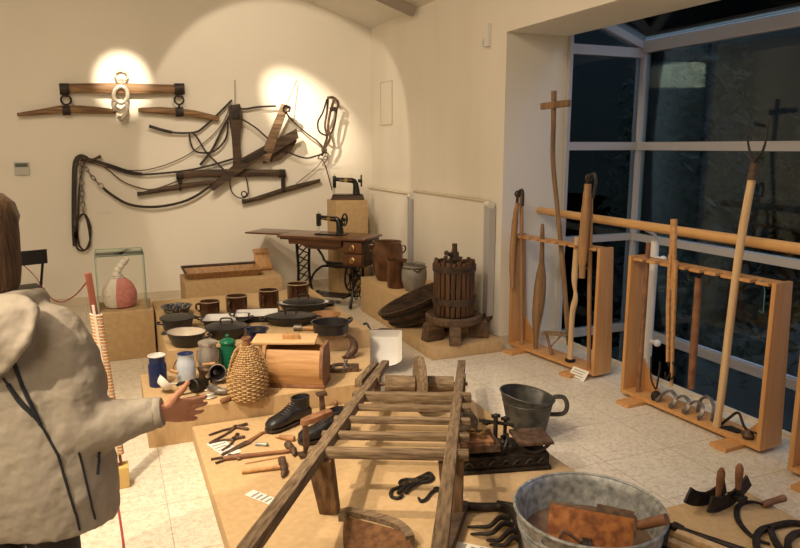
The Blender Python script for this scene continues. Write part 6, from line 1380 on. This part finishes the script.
# hair: crown and shoulder-length fall, open at the face
b = MB(); rings = []
for z, rx, ry, cy in ((0.128, 0.02, 0.025, -0.005), (0.118, 0.055, 0.07, -0.005), (0.09, 0.085, 0.102, -0.008), (0.05, 0.098, 0.112, -0.012), (0.0, 0.104, 0.108, -0.022), (-0.05, 0.108, 0.098, -0.032), (-0.10, 0.110, 0.088, -0.038), (-0.14, 0.106, 0.080, -0.042), (-0.165, 0.094, 0.070, -0.042)):
    rings.append([HC + V((rx * math.cos(a) * (1 + 0.018 * math.sin(11 * a + z * 9)), cy + min(ry * math.sin(a) * (1 + 0.018 * math.sin(13 * a)), 0.035 if z < 0.045 else 9), z)) for a in [2 * PI * i / 64 for i in range(64)]])
b.T = PF; b.loft(rings); b.build('hair', 'hair', pe)
# jacket
b = MB()
b.loft([ov((-0.075, -0.01), 0.255, 0.175, 0.56, 24, 0.85), ov((-0.08, -0.01), 0.265, 0.178, 0.68, 24, 0.85), ov((-0.09, -0.005), 0.25, 0.168, 0.82, 24, 0.85), ov((-0.105, 0), 0.225, 0.158, 0.96, 24, 0.85), ov((-0.125, 0.0), 0.205, 0.15, 1.08, 24, 0.85), ov((-0.13, 0.0), 0.18, 0.13, 1.16, 24, 0.9), ov((-0.14, 0.0), 0.125, 0.11, 1.225, 24), ov((-0.145, 0.0), 0.085, 0.085, 1.268, 24)])
for c, e, wv in ((sh_r, el_r, wr_r), (sh_l, el_l, wr_l)):
    P = crv([c + V((-0.06 if c.x > -0.1 else 0.06, 0, 0.0)), c, lerp(c, e, 0.5) + V((0.025 if c.x > -0.1 else -0.01, 0, 0)), e, lerp(e, wv, 0.5) + V((0, 0, -0.004)), lerp(e, wv, 0.98)], 6)
    b.tube(P, [lerp(0.080, 0.092, min(1, i / 10)) if i < 19 else lerp(0.090, 0.046, (i - 19) / (len(P) - 20)) for i in range(len(P))], 16)
b.tube(crv([(-0.31, -0.04, 1.215), (-0.20, -0.10, 1.245), (-0.10, -0.09, 1.255), (-0.03, -0.03, 1.262), (-0.03, 0.07, 1.24)], 6), 0.032, 12)
jm = remeshed(b, 0.011, 5, ((0.11, 0.010), (0.045, 0.010), (0.022, 0.003)))
jk = link_mesh('jacket', jm, 'jacket', pe)
b = MB()
HM = Matrix.Translation((-0.135, -0.135, 1.155)) @ Matrix.Rotation(math.radians(-24), 4, 'Y') @ Matrix.Rotation(math.radians(-22), 4, 'X')
b.sph((0, 0, 0), 1.0, (0.20, 0.052, 0.105), HM, 24)
b.tube(crv([HM @ V((0.205 * math.cos(a), 0.0 + 0.012 * math.sin(3 * a), 0.108 * math.sin(a))) for a in [2 * PI * k / 14 for k in range(14)]], 3, True), 0.016, 8, closed=True)
link_mesh('hood', remeshed(b, 0.009, 4, ((0.07, 0.022), (0.03, 0.006))), 'jacket', jk)
from mathutils.bvhtree import BVHTree
bv = BVHTree.FromPolygons([PF @ v.co for v in jm.vertices], [tuple(p.vertices) for p in jm.polygons])
def onjacket(u, v, off=0.003):
    h = bv.ray_cast(V((0, 0, EYE)), ray(u, v).normalized())
    return h[0] + h[1] * off if h[0] else None
def piping(pts, r, name='piping'):
    Q = []
    for a, c in zip(pts, pts[1:]):
        for i in range(8): Q.append(onjacket(lerp(a[0], c[0], i / 8), lerp(a[1], c[1], i / 8)))
    Q = [q for q in Q if q is not None]
    if len(Q) > 3: k = MB(); k.tube(Q, r, 6); k.build(name, 'piping', jk)
piping([(3, 378), (14, 392), (28, 408), (44, 430), (58, 455), (68, 490), (76, 515), (80, 532)], 0.0035)
piping([(14, 362), (22, 385), (30, 402), (42, 428)], 0.006)
piping([(8, 384), (20, 402), (36, 418)], 0.007)
piping([(79, 452), (85, 478), (92, 508), (95, 520)], 0.0035)
piping([(99, 452), (98, 464), (97, 476)], 0.004)
# cuff, trousers, shoes
k = MB(PF); c0, c1 = lerp(el_r, wr_r, 0.93), lerp(el_r, wr_r, 1.02); k.tube([c0, lerp(c0, c1, 0.5), c1], [0.047, 0.049, 0.044], 18); k.build('cuff', 'jacket', jk)
for s in (-1, 1):
    x = -0.13 + s * 0.075; k = MB(PF); k.tube(crv([(x, 0, 0.84), (x + s * 0.01, 0.01, 0.62), (x + s * 0.015, 0.015, 0.43), (x + s * 0.015, 0, 0.25), (x + s * 0.015, -0.01, 0.04)], 5), [0.10] * 4 + [0.092] * 4 + [0.078] * 5 + [0.072] * 8, 16); k.build('trouser_leg', 'trousers', pe)
    k = MB(PF); k.loft([[V((x + s * 0.02 + w_ * q, y, z)) for q, z in ((-1, 0), (1, 0), (0.9, h_), (0, h_ * 1.15), (-0.9, h_))] for y, w_, h_ in ((-0.075, 0.03, 0.06), (-0.05, 0.042, 0.085), (0.03, 0.044, 0.09), (0.09, 0.048, 0.07), (0.125, 0.044, 0.055), (0.142, 0.02, 0.035))]); k.build('shoe', 'black_enamel', pe)
